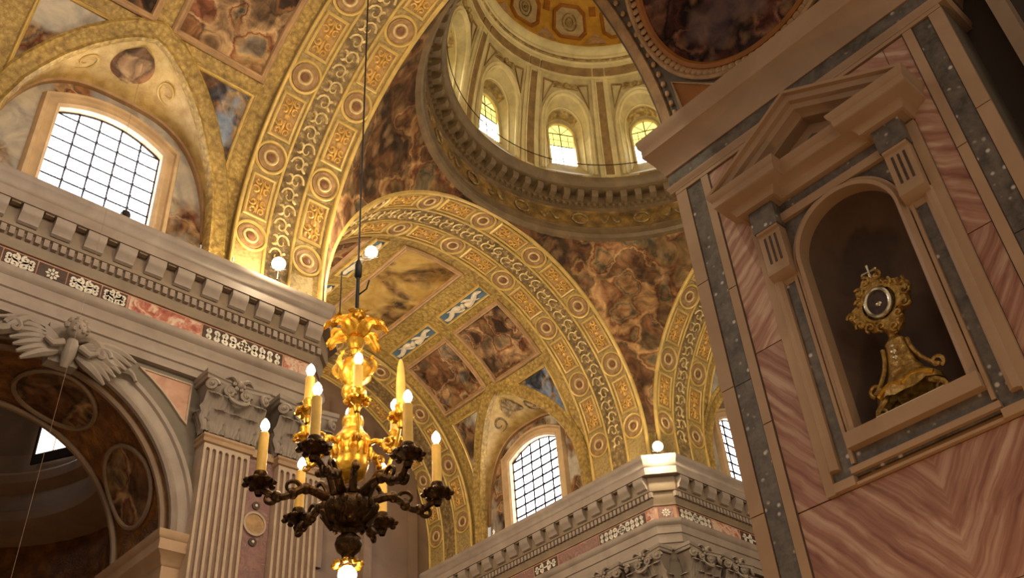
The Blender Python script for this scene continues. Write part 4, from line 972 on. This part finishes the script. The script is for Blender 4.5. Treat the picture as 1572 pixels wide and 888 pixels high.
# soffit of the near arch with an oval fresco
SM = lambda a, y, h: (OCX+((OCR if cos(a) > 0 else OCL)-h)*cos(a), y, OCZ+(OCV-h)*sin(a))
so2 = MB(); so2.grid(lambda i, j: SM(pi*i/48, lerp(JY0, JY1, j/6), 0), 49, 7); SOF = struct('ceiling_low_side', so2, 'greyplaster', 'grey painted soffit of the near arch with an oval fresco')
oc_, oy, oa, ob = .47, .2135, .345, .080
ov = MB(); ov.grid(lambda i, j: SM(oc_+(oa*j/6)*cos(2*pi*i/40), oy+(ob*j/6)*sin(2*pi*i/40), .0015), 40, 7, True); OV = obj('oval_fresco', ov, 'fresco_oval', SOF)
fr = MB(); fr.tube([SM(oc_+(oa+.010)*cos(w), oy+(ob+.002)*sin(w), .002) for w in span(0, 2*pi, 56)], .0035, 6); obj('oval_frame', fr, 'coffer_rim', OV)
fr = MB(); fr.tube([SM(oc_+(oa+.055)*cos(w), oy+(ob+.0125)*sin(w), .002) for w in span(0, 2*pi, 56)], .0026, 6); obj('oval_frame', fr, 'rose', OV)
eg = MB(); eg.ball((0, 0, 0), (.0020, .0024, .0034), 7, 5); EGG = eg.mesh('egg_ornament', 'rose'); eg2 = MB(); eg2.ball((0, 0, 0), (.0022, .0040, .0046), 8, 6); EGG2 = eg2.mesh('egg_ornament', 'rose')
for k in range(84):
    w = 2*pi*k/84; p = SM(oc_+(oa+.032)*cos(w), oy+(ob+.007)*sin(w), .002); inst('egg_ornament', EGG2, Matrix.Translation(W(p)) @ Matrix.Rotation(w, 4, 'X'), OV)
for y0, y1, mt in ((JY1-.003, JY1-.012, 'rose'), (JY0+.003, JY0+.012, 'rose')):
    m = MB(); m.slab(lambda a, y, h: SM(a, y, h), 0, .0035, span(.02, pi-.02, 48), [min(y0, y1), max(y0, y1)]); bo = obj('soffit_border', m, mt, SOF)
    for k in range(60):
        a = .06+.05*k; inst('egg_ornament', EGG, Matrix.Translation(W(SM(a, (y0+y1)/2-.009*(1 if y0 > .2 else -1), .002))), bo)
for s2, yy in ((1, .300), (-1, .118)):
    tri = [(.075, yy), (.075, yy-s2*.040), (.24, yy)]
    if s2 < 0: tri = tri[::-1]
    m = MB(); m.poly(tri, SM, 0, .0015); to = obj('corner_panel', m, 'coffer_rim', SOF)
    m = MB(); m.sweep(tri, [(-.0015, 0), (-.0015, .003), (.0015, .003), (.0015, 0)], SM, True); obj('panel_frame', m, 'rose', to)
# chapel wall to the side of the pier
cwl = MB(); cwl.add([(X+.035, -.6, Z0), (X+.035, JY0, Z0), (X+.035, JY0, .9), (X+.035, -.6, .9)], [(0, 1, 2, 3)]); 
M['dark_brown'] = mat_plain('unlit_brown_plaster', (62, 44, 28), .7, 0, .15, 2.0)  # the wall's lack of light is put into this dark brown
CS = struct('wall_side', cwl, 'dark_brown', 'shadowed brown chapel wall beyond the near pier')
sp_ = MB(); sp_.box((X+.012, .056, Z0), (X+.036, .066, .9)); obj('wall_strip', sp_, 'chapel_ring', CS)
# ------------------------------------------------------------------ niche surround with pediment
AE = empty('niche_surround', (X, YC, .252), 'carved cream stone niche surround with triangular pediment on the pink marble pier', 'niche')
def apart(name, mb, mat, par=None): return obj(name, mb, mat, par or AE, (X, YC, .3))
Y = lambda d: YC+d
# niche lining
nl = MB(); DEP = .050
nl.grid(lambda i, j: (X+DEP*sin(pi*i/20), YC-NHW*cos(pi*i/20), lerp(NZ0, NSP, j/4)), 21, 5)
nl.grid(lambda i, j: (X+DEP*sin(pi*i/20)*cos(pi/2*j/8), YC-NHW*cos(pi*i/20)*cos(pi/2*j/8), NSP+NHW*sin(pi/2*j/8)), 21, 9)
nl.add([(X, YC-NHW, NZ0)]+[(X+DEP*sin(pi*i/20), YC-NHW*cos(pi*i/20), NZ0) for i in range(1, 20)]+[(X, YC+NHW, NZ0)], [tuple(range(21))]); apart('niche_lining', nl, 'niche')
# inner frame following the arched opening
NI = NHW-.0007
pth = [(YC+NI, NZ0)]+[(YC+NI*cos(q), NSP+NI*sin(q)) for q in span(0, pi, 40)]+[(YC-NI, NZ0)]
e = MB(); e.sweep(pth, [(0, -.004), (0, .0075), (-.0025, .0085), (-.0045, .0060), (-.0060, .0060), (-.0060, -.001)], J); apart('inner_frame', e, 'cream')
e = MB(); e.poly([(YC+.043, .2745), (YC-.043, .2745), (YC-.043, NZ0+.0005), (YC+.043, NZ0+.0005)], J, -.006, .0105); apart('niche_sill', e, 'cream')
# granite ground between inner and outer frame
for nm, a, b, z0, z1 in (('granite_inlay', .0428, .0605, .2749, .4480), ('granite_inlay', -.0605, -.0428, .2749, .4480), ('granite_inlay', -.0605, .0605, .2590, .2748)):
    e = MB(); e.poly([(Y(b), z0), (Y(a), z0), (Y(a), z1), (Y(b), z1)], J, 0, .0036); apart(nm, e, 'granite')
for sg in (-1, 1):
    sp = [(YC+sg*.0430, NSP+.004), (YC+sg*.0430, .4575), (YC+sg*.002, .4575)]+[(YC+sg*.0432*cos(q), NSP+.0432*sin(q)) for q in span(radians(86), radians(8), 10)]
    if sg < 0: sp = sp[::-1]
    e = MB(); e.poly(sp, J, 0, .0036); apart('granite_spandrel', e, 'granite')
    # moulded strip carrying the bracket
    e = MB(); e.sweep([(YC+sg*.0500, .2665), (YC+sg*.0500, .415)][::-sg], [(-.0035, 0), (-.0035, .0065), (-.001, .0085), (.0015, .0085), (.0035, .006), (.0035, 0)], J); e2 = MB()
    apart('moulded_strip', MB().merge(e).xf(Matrix.Translation((0, sg*.0075, 0))), 'cream')
    e = MB(); e.sweep([(YC+sg*.0445, .2665), (YC+sg*.0445, .420)][::-sg], [(-.0012, 0), (-.0012, .0060), (.0012, .0060), (.0012, 0)], J); apart('thin_fillet', e, 'cream')
    # plain outer strip with ears
    e = MB(); e.poly([(YC+max(sg*.0605, sg*.0670), .2530), (YC+min(sg*.0605, sg*.0670), .2530), (YC+min(sg*.0605, sg*.0670), .4700), (YC+max(sg*.0605, sg*.0670), .4700)], J, 0, .0062); apart('outer_strip', e, 'cream')
    e = MB(); a, b = sorted((sg*.0460, sg*.0603)); e.poly([(Y(b), .2532), (Y(a), .2532), (Y(a), .2590), (Y(b), .2590)], J, 0, .0075); apart('frame_ear', e, 'cream')
    # bracket with three slots
    y0, y1 = YC+sg*.051-.0088, YC+sg*.051+.0088; zt, zb = .4525, .4115
    k = MB(); pr = [(0, zb-.004), (.004, zb-.004), (.006, zb-.001), (.010, zb), (.0135, zb+.003), (.0135, zb+.006), (.0125, zb+.008), (.0125, zt-.003), (.0145, zt-.002), (.0145, zt), (0, zt)]
    k.rings([[J(y, z, h) for h, z in pr] for y in (y1, y1-.0012, y0+.0012, y0)]); bo = apart('bracket', k, 'cream')
    for q in (-.0042, 0, .0042):
        g_ = MB(); yc = (y0+y1)/2+q; g_.poly([(yc+.0009, zb+.012), (yc-.0009, zb+.012), (yc-.0009, zt-.006), (yc+.0009, zt-.006)], J, .010, .0127); obj('bracket_slot', g_, 'dark_inlay', bo, (X, YC, .3))
e = MB(); e.sweep([(YC+.047, .2625), (YC-.047, .2625)], [(-.002, 0), (-.002, .0070), (.002, .0070), (.002, 0)], J); apart('sill_fillet', e, 'cream')
e = MB(); e.poly([(YC+.046, .2530), (YC-.046, .2530), (YC-.046, .2548), (YC+.046, .2548)], J, 0, .0062); apart('bottom_fillet', e, 'cream')
e = MB(); e.poly([(YC+.046, .2548), (YC-.046, .2548), (YC-.046, .2605), (YC+.046, .2605)], J, 0, .0015); apart('bottom_recess', e, 'orange_soffit')
# lintel, granite frieze, broken entablature
e = MB(); e.poly([(YC+.0605, .4565), (YC-.0605, .4565), (YC-.0605, .4635), (YC+.0605, .4635)], J, 0, .0070); apart('lintel', e, 'cream')
e = MB(); e.poly([(YC+.0605, .4635), (YC-.0605, .4635), (YC-.0605, .4725), (YC+.0605, .4725)], J, 0, .0050); apart('granite_frieze', e, 'granite')
for sg in (-1, 1):
    e = MB(); a, b = sorted((sg*.041, sg*.061)); e.poly([(Y(b), .4525), (Y(a), .4525), (Y(a), .4725), (Y(b), .4725)], J, 0, .0150); apart('frieze_block', e, 'granite')
EP = [(0, .4720), (.002, .4725), (.003, .4755), (.0055, .4785), (.0115, .4815), (.0125, .4825), (.0125, .4880), (.0145, .4905), (.0150, .4935), (0, .4940)]
pa = [(X+.004, Y(-.066)), (X-.0175, Y(-.066)), (X-.0175, Y(-.037)), (X-.0075, Y(-.037)), (X-.0075, Y(.037)), (X-.0175, Y(.037)), (X-.0175, Y(.066)), (X+.004, Y(.066))]
e = MB(); e.sweep(pa, EP, lambda u, v, h: (u, v, h)); e.add([(p[0], p[1], .4722) for p in pa], [tuple(range(8))]); e.add([(p[0], p[1], .4938) for p in pa], [tuple(range(8))]); EN = apart('entablature', e, 'cream')
# raking cornices
rk = MB(); APEX = .5390
rake = [(YC-.0815, .4935), (YC, APEX), (YC+.0815, .4935)]
rk.sweep(rake, [(0, -.002), (0, .0330), (-.0020, .0325), (-.0025, .0290), (-.0060, .0275), (-.0070, .0240), (-.0100, .0220), (-.0110, .0160), (-.0130, .0140), (-.0135, -.002)], J); apart('raking_cornice', rk, 'cream')
tp = MB(); tp.poly([(YC+.070, .4935), (YC-.070, .4935), (YC, .5325)], J, 0, .0040); TY = apart('tympanum', tp, 'cream')
tp = MB(); tp.poly([(YC+.034, .4945), (YC-.034, .4945), (YC, .5130)], J, .003, .0055); obj('tympanum_inlay', tp, 'granite', TY, (X, YC, .3))

# ------------------------------------------------------------------ reliquary in the niche
RX, RY, RZ = X+.0050, YC-.0005, NZ0+.0008
RQ = empty('reliquary', (RX, RY, RZ), 'ornate gilt reliquary with oval glass and small cross standing in the niche', 'reliquary')
def rp(name, mb, mat, par=None): return obj(name, mb, mat, par or RQ, (RX, RY, RZ))
S = 1.0
def Q(y, z, d=0): return (RX-d, RY+y, RZ+z)
pl = MB(); pl.box((RX-.012, RY-.022, RZ), (RX+.012, RY+.022, RZ+.002)); rp('plinth', pl, 'silver')
for sg in (-1, 1):
    for dd in (.007, -.006):
        ft = MB(); ft.tube([Q(sg*(.0195+.0015*sin(w*4)), .002+.0005, dd) if w == 0 else Q(sg*(.020-.0035*w+.003*sin(w*5.5)), .002+.013*w, dd) for w in span(0, 1, 8)], [.0026, .0022, .0018, .0018, .0020, .0022, .0022, .0018, .0014], 6)
        ft.tube([Q(sg*(.0195+.0030*cos(a)), .0045+.0028*sin(a), dd) for a in span(0, 5.5, 10)], .0011, 5); rp('foot', ft, 'brass')
bs = MB(); prof = [(.022, .0125), (.0215, .0165), (.0185, .0195), (.0135, .0235), (.0105, .0300), (.0090, .0365), (.0080, .0430), (.0065, .0470), (.0070, .0490), (.0045, .0510), (.0030, .0530), (.0030, .0570), (.0048, .0590), (.0030, .0610)]
bs.grid(lambda i, j: Q(prof[j][0]*cos(2*pi*i/20)*(1+.07*cos(6*pi*i/20)), prof[j][1]-.003*(abs(cos(2*pi*i/20)) < .45)*(1 if j == 0 else 0), prof[j][0]*.62*sin(2*pi*i/20)), 20, len(prof), True); rp('base', bs, 'brass')
for sg in (-1, 1):
    sv = MB(); sv.tube([Q(sg*(.0085+.013*w**2.2), .046-.026*w, .003) for w in span(0, 1, 10)], .0014, 6); sv.tube([Q(sg*(.0205+.0038*cos(a)*(1-a/9)), .0225+.0038*sin(a)*(1-a/9), .003) for a in span(-1.2, 5.6, 14)], .0013, 6); rp('base_scroll', sv, 'brass')
gm = MB()
for k, (z, r) in enumerate(((.0430, .0013), (.0385, .0020), (.0340, .0017), (.0300, .0010))): gm.ball(Q(0, z, .0075+.002*k*.4), (r*.6, r, r), 8, 6)
rp('base_gems', gm, 'silver')
sw = MB()
for sg in (-1, 1): sw.tube([Q(sg*.018*w, .0150+.0035*sin(w*3)-.001, .0125-.004*w) for w in span(0, 1, 8)], .0017, 6)
rp('base_garland', sw, 'gilt')
HC = .0775
hd = MB(); NN = 48
def hr_(a): return 1+.13*cos(4*a+.6)+.06*cos(7*a)+.05*sin(11*a)
rr = []
for f, d in ((1.0, -.002), (1.03, .0015), (.93, .0040), (.80, .0030), (.68, .0042), (.60, .0038)):
    rr.append([Q(.0190*f*hr_(2*pi*k/NN)*cos(2*pi*k/NN) if f > .7 else .0190*f*cos(2*pi*k/NN), HC+.0200*f*(hr_(2*pi*k/NN) if f > .7 else 1)*sin(2*pi*k/NN), d) for k in range(NN)])
hd.rings(rr, True, False); hd.rings([rr[0], [Q(0, HC, -.004)]*NN], True, False); rp('head', hd, 'brass')
for k in range(14):
    a = 2*pi*k/14; s = MB(); cu = Vector(Q(.0172*hr_(a)*cos(a), HC+.0182*hr_(a)*sin(a), .0030)); s.tube([tuple(cu+Vector((-.0006, .0036*(1-.8*w)*cos(a+w*7), .0036*(1-.8*w)*sin(a+w*7)))) for w in span(0, 1, 10)], .0010, 5); rp('head_scroll', s, 'brass')
rm = MB(); rm.tube([Q(.0082*cos(a), HC+.0100*sin(a), .0048) for a in span(0, 2*pi, 28)], .0014, 7); rp('oval_rim', rm, 'silver')
gs = MB(); gs.add([Q(.0078*cos(2*pi*k/24), HC+.0096*sin(2*pi*k/24), .0042) for k in range(24)], [tuple(range(24))]); gl_ = rp('oval_glass', gs, 'relic')
rl = MB(); rl.ball(Q(0, HC-.001, .0045), (.0010, .0022, .0018), 8, 6); obj('relic', rl, 'silver', gl_, (RX, RY, RZ))
cr = MB()
for k in range(4):
    a = k*pi/2; cr.tube([Q(0, HC+.0258, .002), Q(.0045*cos(a), HC+.0258+.0045*sin(a), .002)], [.0007, .0012], 5); cr.ball(Q(.0048*cos(a), HC+.0258+.0048*sin(a), .002), .0012, 6, 5)
cr.tube([Q(0, HC+.0195, .001), Q(0, HC+.0258, .002)], .0008, 5); rp('cross', cr, 'silver')

# ------------------------------------------------------------------ chandelier
AX, AY = .4985, .745
CH_ = empty('chandelier', (AX, AY, .372), 'large gilt and dark bronze chandelier with two tiers of candle arms', 'chandelier')
def cp_(name, mb, mat, par=None): return obj(name, mb, mat, par or CH_, (AX, AY, .5))
def lat(prof, n=24): m = MB(); m.lathe(prof, (AX, AY, 0), n); return m
def pol(r, a, z): return (AX+r*cos(a), AY+r*sin(a), z)
cp_('stem', lat([(.0035, .66), (.0035, .44)], 10), 'gilt')
# crown of leaves
for k in range(8):
    a = k*pi/4+.3; L = .031 if k % 2 else .034; m = MB()
    def lf(i, j, a=a, L=L, k=k):
        v = j/11; u = i/6*2-1; w = .0088*(.28+.95*sin(pi*min(1, v*.97+.03)))*(1+.30*cos(v*21)); th = v*2.9
        r = .004+L*.62*(1-cos(th))/1.97*1.62; z = .620+.030*sin(min(th, 1.5))+(.008 if k % 2 else 0)-.016*max(0, v-.52)*1.6-.004*abs(u)*v
        return (AX+r*cos(a)-u*w*sin(a), AY+r*sin(a)+u*w*cos(a), z+.0014*sin(u*7))
    m.grid(lf, 7, 12); cp_('crown_leaf', m, 'gilt')
cp_('crown_collar', lat([(.0035, .640), (.008, .634), (.0105, .627), (.008, .621), (.005, .617), (.0065, .613), (.004, .609)]), 'gilt')
# upper vase
cp_('upper_vase', lat([(.004, .606), (.006, .604), (.0145, .599), (.0175, .594), (.0178, .586), (.0150, .578), (.0100, .573), (.0085, .570), (.0125, .5665), (.0135, .562), (.0110, .556), (.0065, .552), (.0050, .546), (.0050, .538)]), 'gilt')
for k in range(6):
    a = k*pi/3+.2; m = MB(); m.tube([pol(.0175+.005*sin(w*pi), a, .583+.020*w) for w in span(0, 1, 7)], [.0016, .0022, .0026, .0026, .0022, .0018, .0012], 6); m.ball(pol(.0185, a, .6035), .0032, 8, 6); cp_('vase_handle', m, 'gilt')
# lower vase
cp_('lower_vase', lat([(.0050, .540), (.0060, .535), (.0105, .531), (.0115, .526), (.0100, .520), (.0125, .514), (.0185, .507), (.0195, .500), (.0180, .497), (.0188, .494), (.0178, .484), (.0165, .481), (.0172, .478), (.0160, .472), (.0130, .464), (.0070, .460), (.0055, .456)]), 'gilt')
for k in range(14):
    a = 2*pi*k/14; m = MB(); m.tube([pol(.0192, a, .497), pol(.0196, a, .490), pol(.0186, a, .484)], [.0012, .0026, .0012], 6); cp_('vase_gadroon', m, 'gilt')
cp_('knop', lat([(.0055, .457), (.0090, .454), (.0095, .449), (.0070, .446)]), 'bronze')
# main body and pendant
cp_('body', lat([(.0060, .452), (.0120, .450), (.0185, .446), (.0195, .443), (.0180, .440), (.0230, .436), (.0265, .430), (.0260, .423), (.0215, .416), (.0140, .411), (.0080, .408), (.0070, .404), (.0115, .400), (.0130, .394), (.0110, .388), (.0065, .384), (.0055, .380), (.0075, .377), (.0050, .374)], 28), 'bronze')
for k in range(12):
    a = 2*pi*k/12+.26; m = MB(); m.ball(pol(.0255, a, .430), (.0035, .0035, .005), 8, 6); m.tube([pol(.027-.010*w, a+.08*sin(6*w), .425-.014*w) for w in span(0, 1, 6)], .0022, 5); cp_('body_boss', m, 'bronze')
for k in range(8):
    a = k*pi/4; m = MB(); m.tube([pol(.0095+.006*w, a, .3755-.004*w+.003*w*w) for w in span(0, 1, 5)], [.002, .0032, .0034, .0026, .001], 5); cp_('pendant_leaf', m, 'gilt')
# lower arms
def arm(a, mat, r1, z0, zc, name, big=True):
    m = MB(); pts = []
    for w in span(0, 1, 26):
        r = lerp(.020 if big else .0180, r1, w**.9)
        z = lerp(z0, zc, w**1.6)+(.016*sin(w*pi*1.0+.2)*(1-w) - .021*sin(pi*w)**2*(w > .3)*(w-.3)*1.5 if big else -.014*sin(pi*w)+.010*sin(2*pi*w))
        pts.append(pol(r, a+.10*sin(pi*w), z))
    k = len(pts); m.tube(pts, [(.0048 if big else .0030)*(1-.42*i/(k-1)) for i in range(k)], 8)
    q = pts[int(k*.42)]; d = Vector((cos(a), sin(a), 0))
    for s2, at_, rr_ in ((1, .40, .0085 if big else .0055), (-1, .72, .0065 if big else .0045)):
        q = Vector(pts[int(k*at_)]); m.tube([tuple(q+d*(rr_*(1-.8*w)*cos(pi+s2*w*6)+rr_)+Vector((0, 0, s2*rr_*(1-.8*w)*sin(w*6)+s2*.002))) for w in span(0, 1, 14)], [(.0024 if big else .0017)*(1-.5*w) for w in span(0, 1, 14)], 6)
    for j in (8, 13, 19): m.ball(pts[j], .0058 if big else .0038, 8, 6)
    cp_(name, m, mat)
    c = Vector(pol(r1, a+.0, zc)); cu = MB()
    cu.lathe([(.0030, -.006), (.0045, -.002), (.0030, .001), (.0080, .005), (.0138, .0075), (.0142, .0090), (.0060, .0095), (.0055, .0130), (.0068, .0160), (.0062, .0185)] if big else [(.0028, -.006), (.0042, -.001), (.0030, .002), (.0070, .006), (.0108, .008), (.0110, .0095), (.0055, .0100), (.0055, .0160), (.0066, .0185), (.0060, .0205)], tuple(c), 18); co = cp_('candle_cup', cu, mat)
    lv = MB()
    for k2 in range(8):
        b = k2*pi/4; lv.ball((c[0]+(.0138 if big else .0105)*cos(b), c[1]+(.0138 if big else .0105)*sin(b), c[2]+.0068), (.0036, .0036, .0028), 7, 5)
    obj('cup_leaves', lv, mat, co, (AX, AY, .5))
    return c[2]+(.0185 if big else .0200)
LZ, UZ = .4450, .5130
LOW = [33, 93, 153, 213, 273, 333]; UPP = [0, 60, 120, 180, 240, 300]
zl = [arm(radians(a), 'bronze', .0865, .436, LZ, 'lower_arm') for a in LOW]
zu = [arm(radians(a), 'gilt', .0530, .497, UZ, 'upper_arm', False) for a in UPP]
# extra short scrolls on the body
for k in range(6):
    a = radians(3+60*k); m = MB(); m.tube([pol(.018+.020*w, a, .440+.024*sin(w*2.3)) for w in span(0, 1, 9)], [.0042*(1-.5*w) for w in span(0, 1, 9)], 7); e = pol(.038, a, .4565); m.ball(e, .0042, 8, 6); cp_('body_scroll', m, 'bronze')
# candles: one object each
LABL = {33: 'lit candle on the lower rear arm, nearer the corner pier', 93: 'lit candle on the lower rear arm in front of the fluted pilaster', 153: 'lit candle on the leftmost outer arm of the chandelier', 213: 'lit candle of the lower tier standing in front of the grey entablature', 273: 'lit candle of the lower tier beside the unlit candle', 333: 'lit candle on the rightmost outer arm of the chandelier'}
LABU = {0: 'short lit candle of the upper tier below the unlit one', 60: 'lit candle in front of the stem between the two vases', 180: 'lit candle on the leftmost upper arm of the chandelier', 240: 'lit candle in front of the upper vase under the leaf crown', 300: 'tall unlit candle on the upper tier of the chandelier'}
def candle(r, a, z, ztop, label, lit=True, rad=.0050):
    p = pol(r, a, z); o = empty('candle', p, label, 'candle', 'candles on the chandelier')
    s = MB(); L = ztop-z; s.lathe([(rad*1.05, -.003), (rad, 0), (rad*.98, L*.5), (rad*.96 if lit else rad*.75, L-.004 if lit else L*.8), (rad*.6 if lit else rad*.45, L-.002 if lit else L*.95), (.0008, L)], p, 14); obj('wax_sleeve', s, 'wax', o, p)
    if lit:
        f = MB(); f.lathe([(.0006, L-.001), (.0036, L+.0015), (.0046, L+.0045), (.0038, L+.0085), (.0016, L+.0120), (.0002, L+.0135)], p, 12); obj('flame_bulb', f, 'flame', o, p)
        point_light('candle_light', (p[0], p[1], z+L+.018), BULB_W, size=.06)
    else:
        f = MB(); f.tube([(p[0], p[1], z+L-.001), (p[0]+.0006, p[1], z+L+.003)], .0006, 5); obj('wick', f, 'iron', o, p)
for a, z in zip(LOW, zl): candle(.0865, radians(a), z, .5100, LABL[a])
for a, z in zip(UPP, zu):
    if a == 120: continue
    candle(.0530, radians(a), z, .5900 if a == 300 else (.5605 if a in (0,) else .5640), LABU[a], a != 300)
# globe bulb below
gb = empty('globe_bulb', (AX, AY, .358), 'round glowing bulb hanging under the chandelier', 'light bulb')
g = MB(); g.ball((AX, AY, .3640), .0088, 18, 12); obj('glass_globe', g, 'flame', gb, (AX, AY, .358)); g = MB(); g.lathe([(.0040, .3735), (.0050, .3720), (.0030, .3705)], (AX, AY, 0), 12); obj('bulb_collar', g, 'gilt', gb, (AX, AY, .358))
point_light('globe_light', (AX, AY, .352), 8, size=.1)
# suspension
cd_ = MB(); cd_.tube([(AX, AY, .7425), (AX, AY, 1.489)], .0011, 6); tag(obj('suspension_cord', cd_, 'iron', None, (AX, AY, .7425)), 'dark cord holding up the chandelier', 'cord')
tn = MB(); tn.tube([(AX, AY, .660), (AX, AY, .72)], [.0022, .0022], 8); tn.lathe([(.002, .715), (.0042, .718), (.0042, .735), (.0018, .742)], (AX, AY, 0), 10)
tn.tube([(AX, AY, .69), (AX+.008, AY-.006, .70), (AX+.010, AY-.008, .712)], .0010, 5); obj('hook', tn, 'iron', CH_, (AX, AY, .5))

# ------------------------------------------------------------------ floodlights on the cornices and small things
def flood(p, d, label, watts, on=True, post=0.0, r=.0115, name='floodlight', base=None):
    o = empty(name, base or (p[0], p[1], p[2]-r*1.2-post), label, 'floodlight', 'floodlights on the cornices')
    d = Vector(d).normalized(); up_ = Vector((0, 0, 1)); x = d.cross(up_).normalized(); y = x.cross(d)
    fm = Matrix(((x[0], y[0], d[0], p[0]), (x[1], y[1], d[1], p[1]), (x[2], y[2], d[2], p[2]), (0, 0, 0, 1)))
    h = MB(); h.lathe([(.0005, -r*1.1), (r*.5, -r*1.05), (r*.7, -r*.4), (r*1.05, r*.1), (r*1.08, r*.35), (r*.98, r*.35), (r*.95, r*.12), (.0003, r*.05)], (0, 0, 0), 20); h.xf(fm); obj('housing', h, 'iron', o, p)
    l = MB(); l.lathe([(r*.94, r*.16), (r*.86, r*.60), (r*.5, r*.92), (.0003, r*1.02)], (0, 0, 0), 20); l.xf(fm); obj('lens', l, 'flood' if on else 'dark', o, p)
    b = MB()
    if base: b.tube([(p[0], p[1], p[2]-r*.9), (p[0], p[1], p[2]-r*1.6), (lerp(p[0], base[0], .5), lerp(p[1], base[1], .5), p[2]-r*2.4), (base[0], base[1], p[2]-r*5), base], .0011, 6)
    else: b.tube([(p[0], p[1], p[2]-r*.9), (p[0], p[1], p[2]-r*1.2-post)], .0015, 6)
    q = Vector(p)
    b.tube([tuple(q+x*r*1.12), tuple(q+x*r*1.12-Vector((0, 0, r*.9))), tuple(q-x*r*1.12-Vector((0, 0, r*.9))), tuple(q-x*r*1.12)], .0010, 5); obj('bracket', b, 'iron', o, p)
    if on: point_light('flood_light', tuple(Vector(p)+d*(r*2.6)), watts, size=.10)
    return o
flood((.604, 1.132, 1.012+.030), (-.40, -.80, -.42), 'bright floodlight standing on the nave cornice below the medallion arch', FLOOD_W*.6, post=.018)
flood((.7905, 1.142, 1.1695), (-.40, -.75, -.5), 'bright floodlight on a tall post above the nave cornice corner, beside the cord', FLOOD_W, base=(.742, 1.160, 1.0002))
flood((1.5405, 1.1440, 1.0135), (-.65, -.55, -.35), 'bright floodlight at the corner pier of the far cornice', FLOOD_W*.6)
flood((.352, 1.134, 1.011), (.3, -.9, .2), 'small dark floodlight in front of the large nave window', 0, on=False, r=.007)
for lx, ly in ((.604, .355), (.20, .355), (.735, .318), (1.53, .352)):
    flood((lx, ly, 1.0503), (0, .9, .3), 'floodlight on the cornice %s, out of sight' % {.604: 'over the near pier', .20: 'over the near chapel arch', .735: 'where the near transept begins', 1.53: 'at the far corner behind the near pier'}[lx], FLOOD_W*2.2, post=.036)
flood((.752, 1.40, 1.0503), (.8, .1, .35), 'added floodlight on the transept cornice, hidden behind the nave wall', FLOOD_W*2.6, post=.036)  # unseen, added to brighten the transept vault
flood((.752, 1.70, 1.0503), (.8, -.1, .35), 'added unseen floodlight at the far end of the transept cornice', FLOOD_W*2.6, post=.036)  # second unseen lamp added for the transept vault
flood((1.90, .358, 1.0503), (0, .9, .3), 'added floodlight in the far arm, hidden behind the near pier', FLOOD_W*1.6, post=.036)  # unseen, added to light the far arm vault
fn_ = MB(); p = (.528, 1.138, 1.0); fn_.lathe([(.0025, 0), (.0025, .002), (.0010, .004), (.0010, .016), (.0018, .018), (.0016, .021), (.0003, .024)], p, 10); tag(obj('slim_lamp', fn_, 'white_inlay', None, p), 'slim white lamp standing on the nave cornice', 'lamp')
fn_ = MB(); p = (XF-.034, 1.66, 1.0); fn_.lathe([(.004, 0), (.004, .003), (.0015, .006), (.003, .012), (.0003, .018)], p, 10); tag(obj('slim_lamp', fn_, 'white_inlay', None, p), 'tiny white lamp on the cornice below the transept window', 'lamp')
rp_ = MB(); rp_.tube([(.316, 1.098, 1.43), (.313, 1.094, .72), (.308, 1.090, .45), (.30, 1.085, Z0+.005)], .00028, 5); tag(obj('hanging_cord', rp_, 'flute', None, (.315, 1.115, .995)), 'thin pale cord hanging in front of the dark chapel arch', 'cord')
dcb = MB(); dcb.tube([(CX+(.372)*cos(a), CY+.372*sin(a), 1.668) for a in span(radians(10), radians(150), 60)], .0011, 5); tag(obj('ring_cable', dcb, 'iron', None), 'dark cable strung round the foot of the drum windows', 'cable')

cl = empty('fill_lamp', (.12, 1.56, Z0), 'added fill lamp inside the chapel across the nave, below the picture', 'lamp')  # unseen lamp added to brighten the chapel interior
lb = MB(); lb.lathe([(.0005, Z0+.0005), (.016, Z0+.001), (.014, Z0+.004), (.003, Z0+.008), (.002, Z0+.06), (.004, Z0+.09), (.002, Z0+.10)], (.12, 1.56, 0), 14); obj('fill_lamp_stand', lb, 'bronze', cl, (.12, 1.56, Z0))
lg = MB(); lg.ball((.12, 1.56, Z0+.112), .012, 16, 10); obj('fill_lamp_globe', lg, 'flame', cl, (.12, 1.56, Z0))
point_light('fill_light', (.12, 1.56, Z0+.135), 70.0, (1.0, .72, .42), .15)
# unseen lamp added in the near chapel: warms the undersides of the pier's mouldings
al = empty('fill_lamp', (.33, .14, Z0), 'added fill lamp on the chapel floor below the picture', 'lamp')
lb = MB(); lb.lathe([(.0005, Z0+.0005), (.016, Z0+.001), (.014, Z0+.004), (.003, Z0+.008), (.002, Z0+.06), (.004, Z0+.09), (.002, Z0+.10)], (.33, .14, 0), 14); obj('fill_lamp_stand', lb, 'bronze', al, (.33, .14, Z0))
lg = MB(); lg.ball((.33, .14, Z0+.112), .012, 16, 10); obj('fill_lamp_globe', lg, 'flame', al, (.33, .14, Z0))
point_light('fill_light', (.33, .14, Z0+.130), 58.0, (1.0, .50, .15), .15)
